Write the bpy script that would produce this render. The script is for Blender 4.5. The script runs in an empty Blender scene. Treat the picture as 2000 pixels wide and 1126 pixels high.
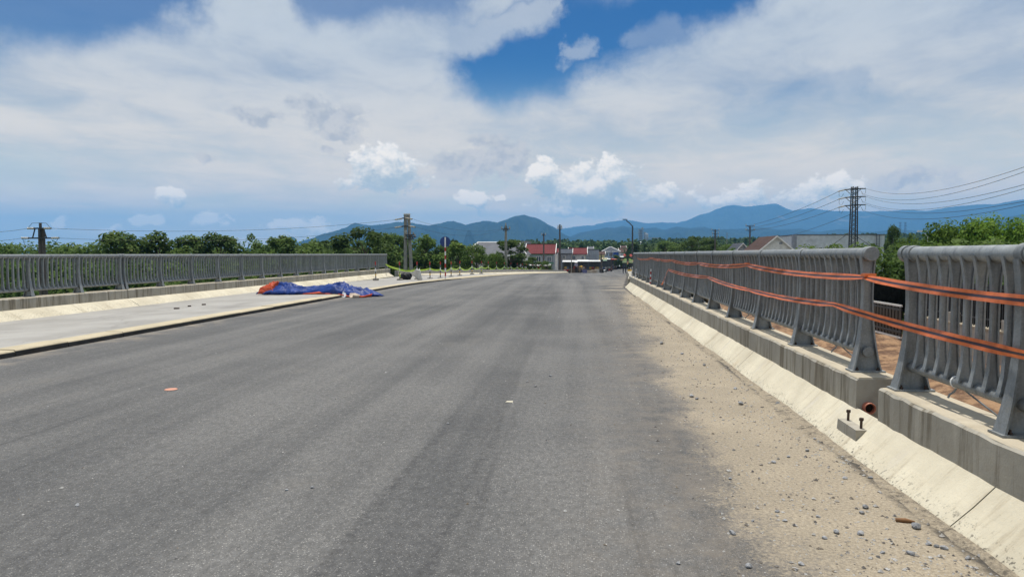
import bpy, bmesh, math, random
import numpy as np
from mathutils import Vector, Matrix

random.seed(7)
rng = np.random.default_rng(11)
R = math.radians
scene = bpy.context.scene
COL = scene.collection

# ------------------------------------------------------------------ camera
F_PX = 1351.0                      # focal length in photo pixels (photo 2000 x 1126)
CX, CY = 1000.0, 563.0
VPX, VPY = 1132.0, 495.0           # where the straight bridge vanishes
EYE = Vector((0.0, 0.0, 1.6))
yaw = math.atan((VPX - CX) / F_PX)
pitch = math.atan((CY - VPY) / math.hypot(F_PX, VPX - CX))
cam_data = bpy.data.cameras.new('camera')
cam = bpy.data.objects.new('camera', cam_data)
COL.objects.link(cam)
cam.location = EYE
cam.rotation_euler = (R(90) - pitch, 0, yaw)
cam_data.sensor_width = 36
cam_data.lens = 36 * F_PX / 2000
cam_data.clip_start = 0.05
cam_data.clip_end = 90000
scene.camera = cam
CAMROT = cam.rotation_euler.to_matrix()


def ray(px, py):
    return (CAMROT @ Vector(((px - CX) / F_PX, -(py - CY) / F_PX, -1.0))).normalized()


def P(px, py, Y):
    """world point seen at photo pixel (px,py) at forward distance Y"""
    d = ray(px, py)
    return EYE + d * (Y / d.y)


def azel(px, py):
    d = ray(px, py)
    return math.degrees(math.atan2(d.x, d.y)), math.degrees(math.asin(d.z))


# ------------------------------------------------------------------ shader expression helper
class E:
    nt = None

    def __init__(s, sock):
        s.s = sock

    @staticmethod
    def wrap(v):
        return v.s if isinstance(v, E) else v

    @staticmethod
    def math(op, a, b=0.0, c=None, clamp=False):
        n = E.nt.nodes.new('ShaderNodeMath')
        n.operation = op
        n.use_clamp = clamp
        for i, v in enumerate((a, b, c)):
            if v is None:
                continue
            v = E.wrap(v)
            if isinstance(v, (int, float)):
                n.inputs[i].default_value = v
            else:
                E.nt.links.new(v, n.inputs[i])
        return E(n.outputs[0])

    def __add__(s, o): return E.math('ADD', s, o)
    __radd__ = __add__
    def __sub__(s, o): return E.math('SUBTRACT', s, o)
    def __rsub__(s, o): return E.math('SUBTRACT', o, s)
    def __mul__(s, o): return E.math('MULTIPLY', s, o)
    __rmul__ = __mul__
    def __truediv__(s, o): return E.math('DIVIDE', s, o)
    def __neg__(s): return E.math('MULTIPLY', s, -1.0)


def emax(a, b): return E.math('MAXIMUM', a, b)
def emin(a, b): return E.math('MINIMUM', a, b)
def eabs(a): return E.math('ABSOLUTE', a)
def esqrt(a): return E.math('SQRT', a)
def eclamp(a): return E.math('ADD', a, 0.0, clamp=True)


def smooth(a, lo, hi, t0=0.0, t1=1.0):
    n = E.nt.nodes.new('ShaderNodeMapRange')
    n.interpolation_type = 'SMOOTHSTEP'
    E.nt.links.new(a.s, n.inputs[0])
    n.inputs[1].default_value = lo
    n.inputs[2].default_value = hi
    n.inputs[3].default_value = t0
    n.inputs[4].default_value = t1
    return E(n.outputs[0])


def comb(x, y, z):
    n = E.nt.nodes.new('ShaderNodeCombineXYZ')
    for i, v in enumerate((x, y, z)):
        v = E.wrap(v)
        if isinstance(v, (int, float)):
            n.inputs[i].default_value = v
        else:
            E.nt.links.new(v, n.inputs[i])
    return E(n.outputs[0])


def sep(v):
    n = E.nt.nodes.new('ShaderNodeSeparateXYZ')
    E.nt.links.new(v.s, n.inputs[0])
    return E(n.outputs[0]), E(n.outputs[1]), E(n.outputs[2])


def noise(vec, scale=1.0, detail=4.0, rough=0.55, dist=0.0):
    n = E.nt.nodes.new('ShaderNodeTexNoise')
    E.nt.links.new(vec.s, n.inputs['Vector'])
    n.inputs['Scale'].default_value = scale
    n.inputs['Detail'].default_value = detail
    n.inputs['Roughness'].default_value = rough
    n.inputs['Distortion'].default_value = dist
    return E(n.outputs[0])


def voronoi(vec, scale, feature='F1', out='Distance', rand=1.0):
    n = E.nt.nodes.new('ShaderNodeTexVoronoi')
    n.feature = feature
    E.nt.links.new(vec.s, n.inputs['Vector'])
    n.inputs['Scale'].default_value = scale
    n.inputs['Randomness'].default_value = rand
    return E(n.outputs[out])


def mixc(f, a, b):
    n = E.nt.nodes.new('ShaderNodeMix')
    n.data_type = 'RGBA'
    f = E.wrap(f)
    if isinstance(f, (int, float)):
        n.inputs[0].default_value = f
    else:
        E.nt.links.new(f, n.inputs[0])
    for i, v in ((6, a), (7, b)):
        v = E.wrap(v)
        if isinstance(v, (tuple, list)):
            n.inputs[i].default_value = (v[0], v[1], v[2], 1)
        else:
            E.nt.links.new(v, n.inputs[i])
    return E(n.outputs[2])


def scalec(c, k):
    n = E.nt.nodes.new('ShaderNodeVectorMath')
    n.operation = 'SCALE'
    c = E.wrap(c)
    if isinstance(c, (tuple, list)):
        n.inputs[0].default_value = c[:3]
    else:
        E.nt.links.new(c, n.inputs[0])
    k = E.wrap(k)
    if isinstance(k, (int, float)):
        n.inputs[3].default_value = k
    else:
        E.nt.links.new(k, n.inputs[3])
    return E(n.outputs[0])


# ------------------------------------------------------------------ world: Nishita sky under a broken cloud veil
SUN_EL, SUN_AZ = 78.0, -8.0        # degrees; azimuth from +Y towards +X
world = bpy.data.worlds.new('World')
scene.world = world
world.use_nodes = True
nt = world.node_tree
nt.nodes.clear()
E.nt = nt
out = nt.nodes.new('ShaderNodeOutputWorld')
bg = nt.nodes.new('ShaderNodeBackground')
bg.inputs['Strength'].default_value = 0.1
sky = nt.nodes.new('ShaderNodeTexSky')
sky.sky_type = 'NISHITA'
sky.sun_disc = False
sky.sun_elevation = R(SUN_EL)
sky.sun_rotation = R(SUN_AZ)
sky.altitude = 30
sky.air_density = 1.15
sky.dust_density = 0.6
sky.ozone_density = 3.0
tc = nt.nodes.new('ShaderNodeTexCoord')
vx, vy, vz = sep(E(tc.outputs['Generated']))
AZ = E.math('ARCTAN2', vx, vy) * 57.29578
EL = E.math('ARCSINE', vz) * 57.29578
zz = emax(vz, 0.0) + 0.12
plane = comb(vx / zz, vy / zz, 0.0)            # high cloud layer, seen in perspective
ang = comb(AZ, EL, 0.0)


def vmath(op, a, b=None, c=None):
    n = E.nt.nodes.new('ShaderNodeVectorMath')
    n.operation = op
    for i, v in enumerate((a, b, c)):
        if v is None:
            continue
        v = E.wrap(v)
        if isinstance(v, (tuple, list)):
            n.inputs[i].default_value = v
        else:
            E.nt.links.new(v, n.inputs[i])
    return E(n.outputs['Value' if op in ('LENGTH', 'DOT_PRODUCT') else 'Vector'])


def noise_vec(vec, scale, detail, rough):
    n = E.nt.nodes.new('ShaderNodeTexNoise')
    E.nt.links.new(vec.s, n.inputs['Vector'])
    n.inputs['Scale'].default_value = scale
    n.inputs['Detail'].default_value = detail
    n.inputs['Roughness'].default_value = rough
    return E(n.outputs['Color'])


# wind-blown edges: the directions are warped before the cloud gaps are measured in them
warp = vmath('MULTIPLY_ADD', noise_vec(ang, 0.13, 7.0, 0.62), (10.0, 6.0, 0.0), (-5.0, -3.0, 0.0))
WANG = vmath('ADD', ang, warp)


def capsule(p0, p1, rad_px):
    """1 inside a soft capsule between two photo directions, 0 outside (in degrees of azimuth/elevation)"""
    (a0, e0), (a1, e1) = azel(*p0), azel(*p1)
    dx, dy = a1 - a0, e1 - e0
    l2 = dx * dx + dy * dy
    q = vmath('SUBTRACT', WANG, (a0, e0, 0.0))
    t = E.math('ADD', vmath('DOT_PRODUCT', q, (dx / l2, dy / l2, 0.0)), 0.0, clamp=True)
    d = vmath('LENGTH', vmath('SUBTRACT', q, scalec((dx, dy, 0.0), t)))
    r = rad_px * 0.0415
    return smooth(d, r * 0.45, r * 1.6, 1.0, 0.0)


# high veil: a smooth broad sheet with long streaks
n_str = noise(comb((vx / zz) * 0.75 + (vy / zz) * 0.30, (vy / zz) * 1.0 - (vx / zz) * 0.75, 2.0), 0.8, 3.5, 0.48, 0.35)
n_fin = noise(comb((vx / zz) * 1.0 + (vy / zz) * 0.5, (vy / zz) * 0.85 - (vx / zz) * 0.6, 7.0), 2.6, 8.0, 0.64, 0.35)
veil = smooth(n_str * 0.55 + n_fin * 0.45, 0.26, 0.58, 0.50, 1.0)
for a, b, r, k in (((955, 138), (1090, 92), 74, 1.0), ((1090, 92), (1430, -50), 60, 1.0), ((1010, 50), (1150, 20), 30, 0.75),
                   ((-120, 8), (320, -8), 56, 0.85), ((620, -20), (900, -20), 42, 0.7),
                   ((300, 432), (760, 392), 20, 0.45), ((0, 474), (420, 462), 20, 0.3), ((820, 415), (1010, 352), 14, 0.4),
                   ((-40, 330), (100, 330), 34, 0.35), ((1420, 235), (1640, 165), 22, 0.3)):
    veil = veil * (1.0 - capsule(a, b, r) * k)
for a, b, r, k in (((800, 80), (1060, 32), 30, 0.8), ((1108, 110), (1140, 98), 16, 0.55), ((1240, 70), (1330, 60), 26, 0.35)):
    veil = emax(veil, capsule(a, b, r) * k)
veil = emax(veil * 0.94, smooth(EL, 0.0, 14.0, 0.78, 0.0))

tone = smooth(n_str * 0.55 + n_fin * 0.45, 0.30, 0.66)
# the veil: bluish white, a little greyer in its thick streaks
veil_col = mixc(tone, (4.35, 5.0, 5.9), (6.5, 6.95, 7.3))
lowwarm = smooth(EL, 1.0, 15.0, 1.0, 0.0) * smooth(AZ, -12.0, 22.0)
veil_col = mixc(lowwarm * 0.6, veil_col, (6.7, 6.95, 6.8))

base_sky = mixc(smooth(EL, 3.0, 16.0), sky.outputs[0], vmath('MULTIPLY', sky.outputs[0], (0.03, 0.265, 0.60)))
low = smooth(EL, -2.0, 15.0, 0.9, 0.0)
clear = mixc(low, base_sky, (4.6, 6.5, 7.3))
skycol = mixc(veil, clear, veil_col)

# cumulus below the veil
CUM = [  # px, py, rx, ry (photo pixels), strength: bright heaps ...
    (750, 334, 76, 46, 1.0), (722, 312, 44, 26, 0.85), (1140, 372, 104, 56, 1.15), (1062, 340, 46, 34, 1.05), (1195, 345, 46, 40, 1.0), (1110, 405, 70, 22, 1.0),
    (925, 388, 40, 19, 0.9), (984, 386, 18, 11, 0.8), (342, 388, 30, 20, 0.72), (412, 432, 42, 14, 0.6),
    (290, 432, 26, 10, 0.6), (560, 440, 46, 14, 0.55), (622, 448, 50, 15, 0.6), (110, 440, 15, 9, 0.6), (220, 444, 24, 9, 0.5),
    (1290, 384, 50, 24, 0.6), (1440, 382, 95, 24, 0.6), (1570, 380, 70, 24, 0.55), (1640, 362, 46, 24, 0.7)]
CUMG = [  # ... and thin grey scraps in shadow
    (650, 232, 62, 42, 0.85), (598, 202, 42, 18, 0.7), (655, 262, 44, 15, 0.85), (508, 228, 36, 18, 0.7), (467, 222, 14, 14, 0.5),
    (920, 318, 84, 32, 0.95), (990, 310, 62, 38, 0.95), (945, 272, 36, 18, 0.8), (700, 305, 34, 12, 0.7), (636, 294, 16, 8, 0.6), (405, 305, 16, 8, 0.5), (1770, 352, 70, 26, 0.5)]
cwarp = vmath('MULTIPLY_ADD', noise_vec(ang, 0.42, 3.0, 0.5), (2.8, 1.9, 0.0), (-1.4, -0.95, 0.0))
CANG = vmath('ADD', ang, cwarp)


def heap(lst, CANG):
    M = None
    for px, py, rx, ry, st in lst:
        a0, e0 = azel(px, py)
        kx, ky = 1 / (rx * 0.0415), 1 / (ry * 0.0415)
        d = vmath('LENGTH', vmath('MULTIPLY_ADD', CANG, (kx, ky, 0.0), (-a0 * kx, -e0 * ky, 0.0)))
        m = E.math('MULTIPLY_ADD', d, -0.85 * st, st)
        M = m if M is None else emax(M, m)
    return M


def puff(dx, dy):
    return noise(vmath('MULTIPLY_ADD', ang, (1.0, 1.3, 0.0), (dx, dy * 1.3, 5.0)), 0.7, 7.0, 0.62, 0.15)


nz0, nzU = puff(0, 0), puff(-0.3, 0.6)
MW, MG = heap(CUM, CANG), heap(CUMG, CANG)
MWU = heap(CUM, vmath('ADD', CANG, (-0.3, 0.9, 0.0)))
lit = (nz0 - nzU) * 2.4 + 0.58
lw = smooth((nz0 - nzU) * 2.2 + (MW - MWU) * 1.2 + 0.20, -0.2, 1.0)
white = mixc(lw, (3.5, 4.7, 6.0), (8.6, 9.5, 10.6))
grey = mixc(smooth(lit, 0.2, 0.9), (3.5, 4.0, 4.9), (5.1, 5.6, 6.3))
aG = smooth(emax(MG, -0.5) + (nz0 - 0.5) * 1.7, 0.0, 0.40) * 0.85
skycol = mixc(aG, skycol, grey)
aW = smooth(emax(MW, -0.5) + (nz0 - 0.5) * 1.9, 0.04, 0.32) * 0.93
skycol = mixc(aW, skycol, white)
skycol = vmath('MULTIPLY', skycol, mixc(smooth(EL, 0.0, 18.0), (2.35, 1.68, 1.0), (1.10, 1.05, 0.99)))
nt.links.new(skycol.s, bg.inputs['Color'])
nt.links.new(bg.outputs[0], out.inputs['Surface'])
world.cycles.sampling_method = 'NONE'

# ------------------------------------------------------------------ sun
sun_data = bpy.data.lights.new('sun', 'SUN')
sun_data.energy = 4.9
sun_data.angle = R(0.6)
sun_data.color = (1.0, 0.955, 0.88)
sun = bpy.data.objects.new('sun', sun_data)
COL.objects.link(sun)
sdir = Vector((math.sin(R(SUN_AZ)) * math.cos(R(SUN_EL)), math.cos(R(SUN_AZ)) * math.cos(R(SUN_EL)), math.sin(R(SUN_EL))))
sun.rotation_euler = (-sdir).to_track_quat('-Z', 'Y').to_euler()
sun.location = sdir * 200

vs = scene.view_settings
vs.view_transform = 'Standard'
vs.look = 'None'
vs.exposure = 0.0
vs.gamma = 1.0
vs.use_curve_mapping = False
scene.render.engine = 'CYCLES'
scene.cycles.use_denoising = True
scene.cycles.max_bounces = 4
scene.cycles.diffuse_bounces = 2
scene.cycles.glossy_bounces = 2
scene.cycles.transmission_bounces = 3
scene.cycles.transparent_max_bounces = 8
scene.cycles.volume_bounces = 1
scene.cycles.caustics_reflective = False
scene.cycles.caustics_refractive = False


# ------------------------------------------------------------------ materials
def pnew(name):
    m = bpy.data.materials.new(name)
    m.use_nodes = True
    E.nt = m.node_tree
    b = m.node_tree.nodes['Principled BSDF']
    return m, b


def link(a, sock):
    E.nt.links.new(a.s, sock)


def objco():
    n = E.nt.nodes.new('ShaderNodeTexCoord')
    return E(n.outputs['Object'])


def pos():
    n = E.nt.nodes.new('ShaderNodeNewGeometry')
    return E(n.outputs['Position'])


def orand():
    n = E.nt.nodes.new('ShaderNodeObjectInfo')
    return E(n.outputs['Random'])


def bump(h, strength=0.3, dist=0.01):
    n = E.nt.nodes.new('ShaderNodeBump')
    n.inputs['Strength'].default_value = strength
    n.inputs['Distance'].default_value = dist
    E.nt.links.new(h.s, n.inputs['Height'])
    return E(n.outputs[0])


MATS = {}


def mat(name, col, rough=0.7, var=0.12, scale=3.0, metal=0.0, bmp=0.0, bscale=40.0, rnd=0.0, spec=0.5):
    """plain weathered material: colour with noise in brightness, optional bump and per-object variation"""
    if name in MATS:
        return MATS[name]
    m, b = pnew(name)
    p = pos()
    n1 = noise(p, scale, 5.0, 0.6)
    f = smooth(n1, 0.3, 0.7)
    lo = tuple(c * (1 - var) for c in col)
    hi = tuple(min(1, c * (1 + var)) for c in col)
    c = mixc(f, lo, hi)
    if rnd:
        c = scalec(c, orand() * (2 * rnd) + (1 - rnd))
    link(c, b.inputs['Base Color'])
    b.inputs['Roughness'].default_value = rough
    b.inputs['Metallic'].default_value = metal
    b.inputs['Specular IOR Level'].default_value = spec
    if bmp:
        link(bump(noise(p, bscale, 4.0), bmp), b.inputs['Normal'])
    MATS[name] = m
    return m


def m_asphalt():
    m, b = pnew('asphalt')
    p = pos()
    x, y, z = sep(p)
    flat = comb(x, y, 0.0)
    agg = voronoi(flat, 95.0, 'F1', 'Color')
    ar, ag, ab = sep(agg)
    dist = voronoi(flat, 95.0, 'F1', 'Distance')
    stone = smooth(ar, 0.45, 0.95) * smooth(dist, 0.25, 0.55, 1.0, 0.0)
    fine = noise(flat, 160.0, 3.0, 0.7)
    big = noise(flat, 0.35, 4.0, 0.6)
    lane = noise(comb(x * 1.0, y * 0.035, 4.0), 0.9, 4.0, 0.6)
    lane2 = noise(comb(x * 5.0 + y * 0.15, y * 0.12, 8.0), 1.1, 5.0, 0.6)
    k = smooth(big * 0.3 + lane * 0.7, 0.34, 0.66)
    basec = mixc(k, (0.052, 0.053, 0.055), (0.134, 0.131, 0.126))
    basec = mixc(smooth(fine, 0.4, 0.75) * 0.35, basec, (0.115, 0.113, 0.108))
    wear = smooth(big * 0.4 + lane * 0.6, 0.35, 0.7, 0.35, 1.0)
    basec = mixc(stone * wear * 0.9, basec, (0.40, 0.385, 0.36))
    pits = smooth(ab, 0.55, 0.95) * smooth(dist, 0.2, 0.5, 1.0, 0.0)
    basec = mixc(pits * 0.6, basec, (0.025, 0.025, 0.026))
    # dark tyre streaks
    dk = smooth(lane2, 0.60, 0.80) * 0.45
    wob = (noise(comb(0.0, y, 1.0), 0.35, 3.0) - 0.5) * 0.35
    s1 = smooth(eabs(x + 0.70 + y * 0.012 + wob), 0.0, 0.085, 1.0, 0.0) * smooth(y, 7.0, 14.0, 1.0, 0.0)
    s2 = smooth(eabs(x + 1.32 - y * 0.012 + wob * 0.6), 0.01, 0.07, 1.0, 0.0) * smooth(y, 5.0, 8.5, 1.0, 0.0)
    s3 = smooth(eabs(x + 0.45 + y * 0.05 - wob), 0.01, 0.09, 1.0, 0.0) * smooth(y, 7.0, 11.0, 1.0, 0.0) * 0.6
    brk = smooth(noise(flat, 14.0, 6.0, 0.8), 0.40, 0.62)
    dk = emax(dk, emax(emax(s1, s2), s3) * brk * 0.55)
    basec = mixc(dk, basec, (0.026, 0.026, 0.028))
    mid = noise(comb(x, y * 0.6, 5.0), 21.0, 7.0, 0.85)
    basec = scalec(basec, smooth(mid, 0.28, 0.72, 0.66, 1.34))
    # pale dust lying on the asphalt
    dusty = smooth(noise(flat, 0.8, 6.0, 0.65) * 0.6 + noise(comb(x * 2.0, y * 0.3, 2.0), 1.0, 4.0) * 0.4, 0.54, 0.74) * 0.30
    basec = mixc(dusty, basec, (0.20, 0.18, 0.15))
    # film of dust beside the left kerb
    kerb = smooth(x + 8.7 - emax(y - 38.0, 0.0) * 0.09 + (noise(flat, 0.9, 5.0) - 0.5) * 1.4, -0.1, 0.7, 1.0, 0.0)
    basec = mixc(kerb * smooth(noise(flat, 1.6, 5.0, 0.7), 0.42, 0.62) * 0.75, basec, (0.27, 0.23, 0.18))
    # washed-out sand along the right parapet, thinning towards the lane
    e1 = noise(comb(x * 1.0, y * 0.55, 0.0), 0.9, 6.0, 0.65) - 0.5
    e2 = noise(flat, 5.0, 5.0, 0.7) - 0.5
    edge = 0.72 + emin(y * 0.028, 0.75)
    s = x - edge + e1 * 1.5 + e2 * 0.6 - emax(y - 26.0, 0.0) * 0.09
    dith = (noise(flat, 38.0, 5.0, 0.8) - 0.5) * 1.5
    sand = smooth(s + dith, -0.06, 0.40)
    halo = smooth(s + dith * 0.9, -1.3, 0.35) * 0.78
    holes = smooth(noise(flat, 2.2, 6.0, 0.7) + e2 * 0.25, 0.63, 0.72) * smooth(s, 0.35, 1.2, 1.0, 0.25)
    grain = noise(flat, 48.0, 7.0, 0.85)
    sandc = mixc(smooth(grain, 0.3, 0.7), (0.15, 0.124, 0.09), (0.40, 0.34, 0.25))
    sandc = mixc(smooth(noise(flat, 1.3, 5.0), 0.35, 0.7), sandc, scalec(sandc, 1.22))
    grit = smooth(voronoi(flat, 42.0, 'F1', 'Distance'), 0.0, 0.22, 1.0, 0.0) * smooth(ag, 0.5, 0.8)
    sandc = mixc(grit * 0.7, sandc, (0.10, 0.09, 0.085))
    basec = mixc(halo * smooth(fine * 0.5 + noise(flat, 3.0, 5.0, 0.7) * 0.5, 0.40, 0.62), basec, (0.21, 0.18, 0.145))
    sm = eclamp(sand - holes * 0.7)
    basec = mixc(sm * 0.93, basec, sandc)
    # bands of dried mud swept across the lane in the distance
    bw = E.math('SINE', y * 2.1 + (noise(flat, 0.6, 3.0) - 0.5) * 5.0)
    band = smooth(bw, 0.55, 0.95) * smooth(x + (noise(comb(y * 0.7, 0.0, 3.0), 1.0, 2.0) - 0.5) * 2.2, 0.5, 1.6) * smooth(y, 26.0, 30.0) * smooth(y, 46.0, 60.0, 1.0, 0.0)
    basec = mixc(band * 0.8, basec, (0.30, 0.26, 0.20))
    # tar-dark seam where the asphalt meets the parapet
    seam = smooth(x + (noise(flat, 7.0, 6.0, 0.75) - 0.5) * 0.22 - emax(y - 33.0, 0.0) * 0.075, 1.99, 2.10) * smooth(noise(flat, 1.2, 4.0), 0.36, 0.50)
    basec = mixc(seam * 0.9, basec, (0.03, 0.028, 0.026))
    link(basec, b.inputs['Base Color'])
    b.inputs['Roughness'].default_value = 0.82
    b.inputs['Specular IOR Level'].default_value = 0.35
    h = fine * 0.6 + stone * 0.6
    link(bump(h, 0.55, 0.006), b.inputs['Normal'])
    return m


def m_concrete(name, col, stain=(0.20, 0.17, 0.12), streak=0.6, vertical=True, rough=0.85, seams=0.0):
    m, b = pnew(name)
    p = pos()
    x, y, z = sep(p)
    blot = noise(p, 1.6, 6.0, 0.65)
    fin = noise(p, 28.0, 5.0, 0.65)
    c = mixc(smooth(blot, 0.3, 0.7), tuple(k * 0.86 for k in col), tuple(min(1, k * 1.12) for k in col))
    c = mixc(smooth(fin, 0.45, 0.8) * 0.25, c, tuple(k * 0.72 for k in col))
    st = noise(comb(x * 0.6, y * 9.0, z * 0.55), 1.0, 5.0, 0.7) if vertical else noise(comb(x * 0.9, y * 6.0, z * 0.9), 1.0, 5.0, 0.68)
    c = mixc(smooth(st, 0.47, 0.66) * streak, c, stain)
    c = mixc(smooth(noise(comb(x, y * 4.0, z * 0.5 + 7.0), 1.3, 4.0), 0.58, 0.74) * streak * 0.7, c, tuple(min(1, k * 1.45) for k in col))
    if seams:
        pore = smooth(voronoi(p, 26.0), 0.0, 0.10, 1.0, 0.0)
        c = mixc(pore * seams, c, tuple(k * 0.4 for k in col))
    link(c, b.inputs['Base Color'])
    b.inputs['Roughness'].default_value = rough
    link(bump(fin * 0.6 + noise(p, 6.0, 4.0) * 0.8, 0.35, 0.012), b.inputs['Normal'])
    return m


def m_slope():
    m, b = pnew('slope_concrete')
    p = pos()
    x, y, z = sep(p)
    col = (0.44, 0.39, 0.295)
    st = noise(comb(x * 1.1 + y * 0.5, y * 7.0, z * 0.6), 1.0, 6.0, 0.7)
    c = mixc(smooth(noise(p, 1.1, 5.0, 0.6), 0.3, 0.7), (0.50, 0.45, 0.34), (0.65, 0.595, 0.46))
    c = mixc(smooth(st, 0.52, 0.70) * 0.55, c, (0.34, 0.28, 0.19))
    c = mixc(smooth(noise(comb(x, y * 3.5, z + 3.0), 1.4, 4.0), 0.60, 0.74) * 0.7, c, (0.55, 0.51, 0.43))
    c = mixc(smooth(noise(comb(x, y * 1.6, z + 9.0), 0.9, 3.0), 0.62, 0.72) * 0.35, c, (0.42, 0.28, 0.13))
    # tar spatter low down
    sp = smooth(noise(p, 34.0, 4.0, 0.75), 0.54, 0.64) * smooth(z + (noise(p, 2.0, 4.0) - 0.5) * 0.12, 0.0, 0.13, 1.0, 0.0)
    c = mixc(sp * 0.85, c, (0.045, 0.04, 0.035))
    pore = smooth(noise(p, 60.0, 3.0, 0.7), 0.62, 0.74)
    c = mixc(pore * 0.35, c, (0.2, 0.17, 0.12))
    link(c, b.inputs['Base Color'])
    b.inputs['Roughness'].default_value = 0.9
    link(bump(noise(p, 30.0, 5.0, 0.7) * 0.6 + noise(comb(x, y * 4.0, z), 3.0, 4.0), 0.4, 0.015), b.inputs['Normal'])
    return m


def m_sidewalk():
    m, b = pnew('sidewalk_concrete')
    p = pos()
    x, y, z = sep(p)
    flat = comb(x, y, 0.0)
    c = mixc(smooth(noise(flat, 0.6, 6.0, 0.6), 0.3, 0.7), (0.25, 0.24, 0.22), (0.345, 0.332, 0.308))
    br = noise(comb(x * 1.6, y * 26.0, 0.0), 1.0, 4.0, 0.7)
    c = mixc(smooth(br, 0.5, 0.75) * 0.25, c, (0.26, 0.25, 0.235))
    c = mixc(smooth(noise(flat, 4.0, 5.0, 0.7), 0.58, 0.72) * 0.35, c, (0.38, 0.34, 0.27))
    crk = voronoi(comb(x + noise(flat, 1.5, 3.0) * 0.8, y + noise(flat, 1.7, 3.0) * 0.8, 0.0), 0.32, 'DISTANCE_TO_EDGE', 'Distance')
    c = mixc(smooth(crk, 0.0, 0.02, 1.0, 0.0) * 0.35, c, (0.15, 0.14, 0.13))
    link(c, b.inputs['Base Color'])
    b.inputs['Roughness'].default_value = 0.9
    link(bump(br + noise(flat, 20.0, 4.0), 0.3, 0.01), b.inputs['Normal'])
    return m


def m_galv():
    m, b = pnew('galvanised_steel')
    p = pos()
    x, y, z = sep(p)
    n = noise(p, 9.0, 6.0, 0.7)
    sp = voronoi(p, 90.0, 'F1', 'Color')
    sr, sg, sb = sep(sp)
    c = mixc(smooth(n, 0.3, 0.72), (0.185, 0.20, 0.205), (0.28, 0.298, 0.305))
    c = mixc(smooth(sr, 0.3, 1.0) * 0.25, c, (0.38, 0.40, 0.40))
    dr = noise(comb(x * 14.0, y * 14.0, z * 1.2), 1.0, 5.0, 0.7)
    c = mixc(smooth(dr, 0.48, 0.68) * 0.7, c, (0.13, 0.14, 0.15))
    rust = smooth(noise(p, 3.1, 5.0, 0.7), 0.70, 0.78)
    c = mixc(rust * 0.75, c, (0.16, 0.08, 0.035))
    dust = smooth(noise(comb(x * 3.0, y * 3.0, z * 2.0), 2.0, 6.0, 0.7), 0.5, 0.72)
    c = mixc(dust * 0.35, c, (0.36, 0.33, 0.27))
    c = scalec(c, orand() * 0.3 + 0.85)
    link(c, b.inputs['Base Color'])
    b.inputs['Metallic'].default_value = 0.25
    link(smooth(n, 0.3, 0.7, 0.42, 0.62), b.inputs['Roughness'])
    link(bump(noise(p, 45.0, 4.0), 0.12, 0.004), b.inputs['Normal'])
    return m


def m_leaf(name, a, bcol, c3, tr=0.35):
    m, b = pnew(name)
    p = pos()
    at = E.nt.nodes.new('ShaderNodeAttribute')
    at.attribute_name = 'leaf_tint'
    t = E(at.outputs['Fac'])
    c = mixc(smooth(noise(p, 0.7, 3.0) * 0.6 + t * 0.4, 0.3, 0.7), a, bcol)
    c = mixc(smooth(t, 0.86, 0.98), c, c3)
    c = scalec(c, orand() * 0.5 + 0.75)
    link(c, b.inputs['Base Color'])
    b.inputs['Roughness'].default_value = 0.7
    b.inputs['Specular IOR Level'].default_value = 0.12
    tl = E.nt.nodes.new('ShaderNodeBsdfTranslucent')
    link(scalec(c, 1.3), tl.inputs['Color'])
    mx = E.nt.nodes.new('ShaderNodeMixShader')
    mx.inputs[0].default_value = tr
    E.nt.links.new(b.outputs[0], mx.inputs[1])
    E.nt.links.new(tl.outputs[0], mx.inputs[2])
    o = [n for n in E.nt.nodes if n.type == 'OUTPUT_MATERIAL'][0]
    E.nt.links.new(mx.outputs[0], o.inputs['Surface'])
    return m


def m_ground():
    m, b = pnew('open_ground')
    p = pos()
    x, y, z = sep(p)
    n = noise(p, 0.03, 6.0, 0.6)
    n2 = noise(p, 0.6, 6.0, 0.65)
    g = mixc(smooth(n2, 0.3, 0.7), (0.030, 0.052, 0.014), (0.075, 0.10, 0.03))
    g = mixc(smooth(n, 0.52, 0.66) * 0.6, g, (0.17, 0.12, 0.07))
    # building site and sandy track beside the bridge
    site = smooth(x, 1.5, 3.0) * smooth(x, 12.5, 16.0, 1.0, 0.0) * smooth(y, 60.0, 80.0, 1.0, 0.0)
    clod = noise(p, 2.2, 6.0, 0.7)
    track = smooth(eabs(x - 5.3 + (noise(comb(0.0, y, 0.0), 0.25, 2.0) - 0.5) * 1.5), 0.7, 1.3, 1.0, 0.0)
    dirt = mixc(smooth(clod, 0.38, 0.62), (0.10, 0.05, 0.026), (0.30, 0.18, 0.095))
    dirt = mixc(track * smooth(clod, 0.3, 0.5), dirt, (0.46, 0.35, 0.22))
    # town streets
    town = smooth(y, 95.0, 115.0) * smooth(eabs(x - y * 0.05), 30.0, 45.0, 1.0, 0.0) * smooth(y, 380.0, 460.0, 1.0, 0.0)
    c = mixc(site, g, dirt)
    c = mixc(town, c, mixc(smooth(n2, 0.3, 0.7), (0.24, 0.20, 0.15), (0.36, 0.31, 0.24)))
    link(c, b.inputs['Base Color'])
    b.inputs['Roughness'].default_value = 0.95
    link(bump(clod + n2, 0.8, 0.12), b.inputs['Normal'])
    return m


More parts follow.
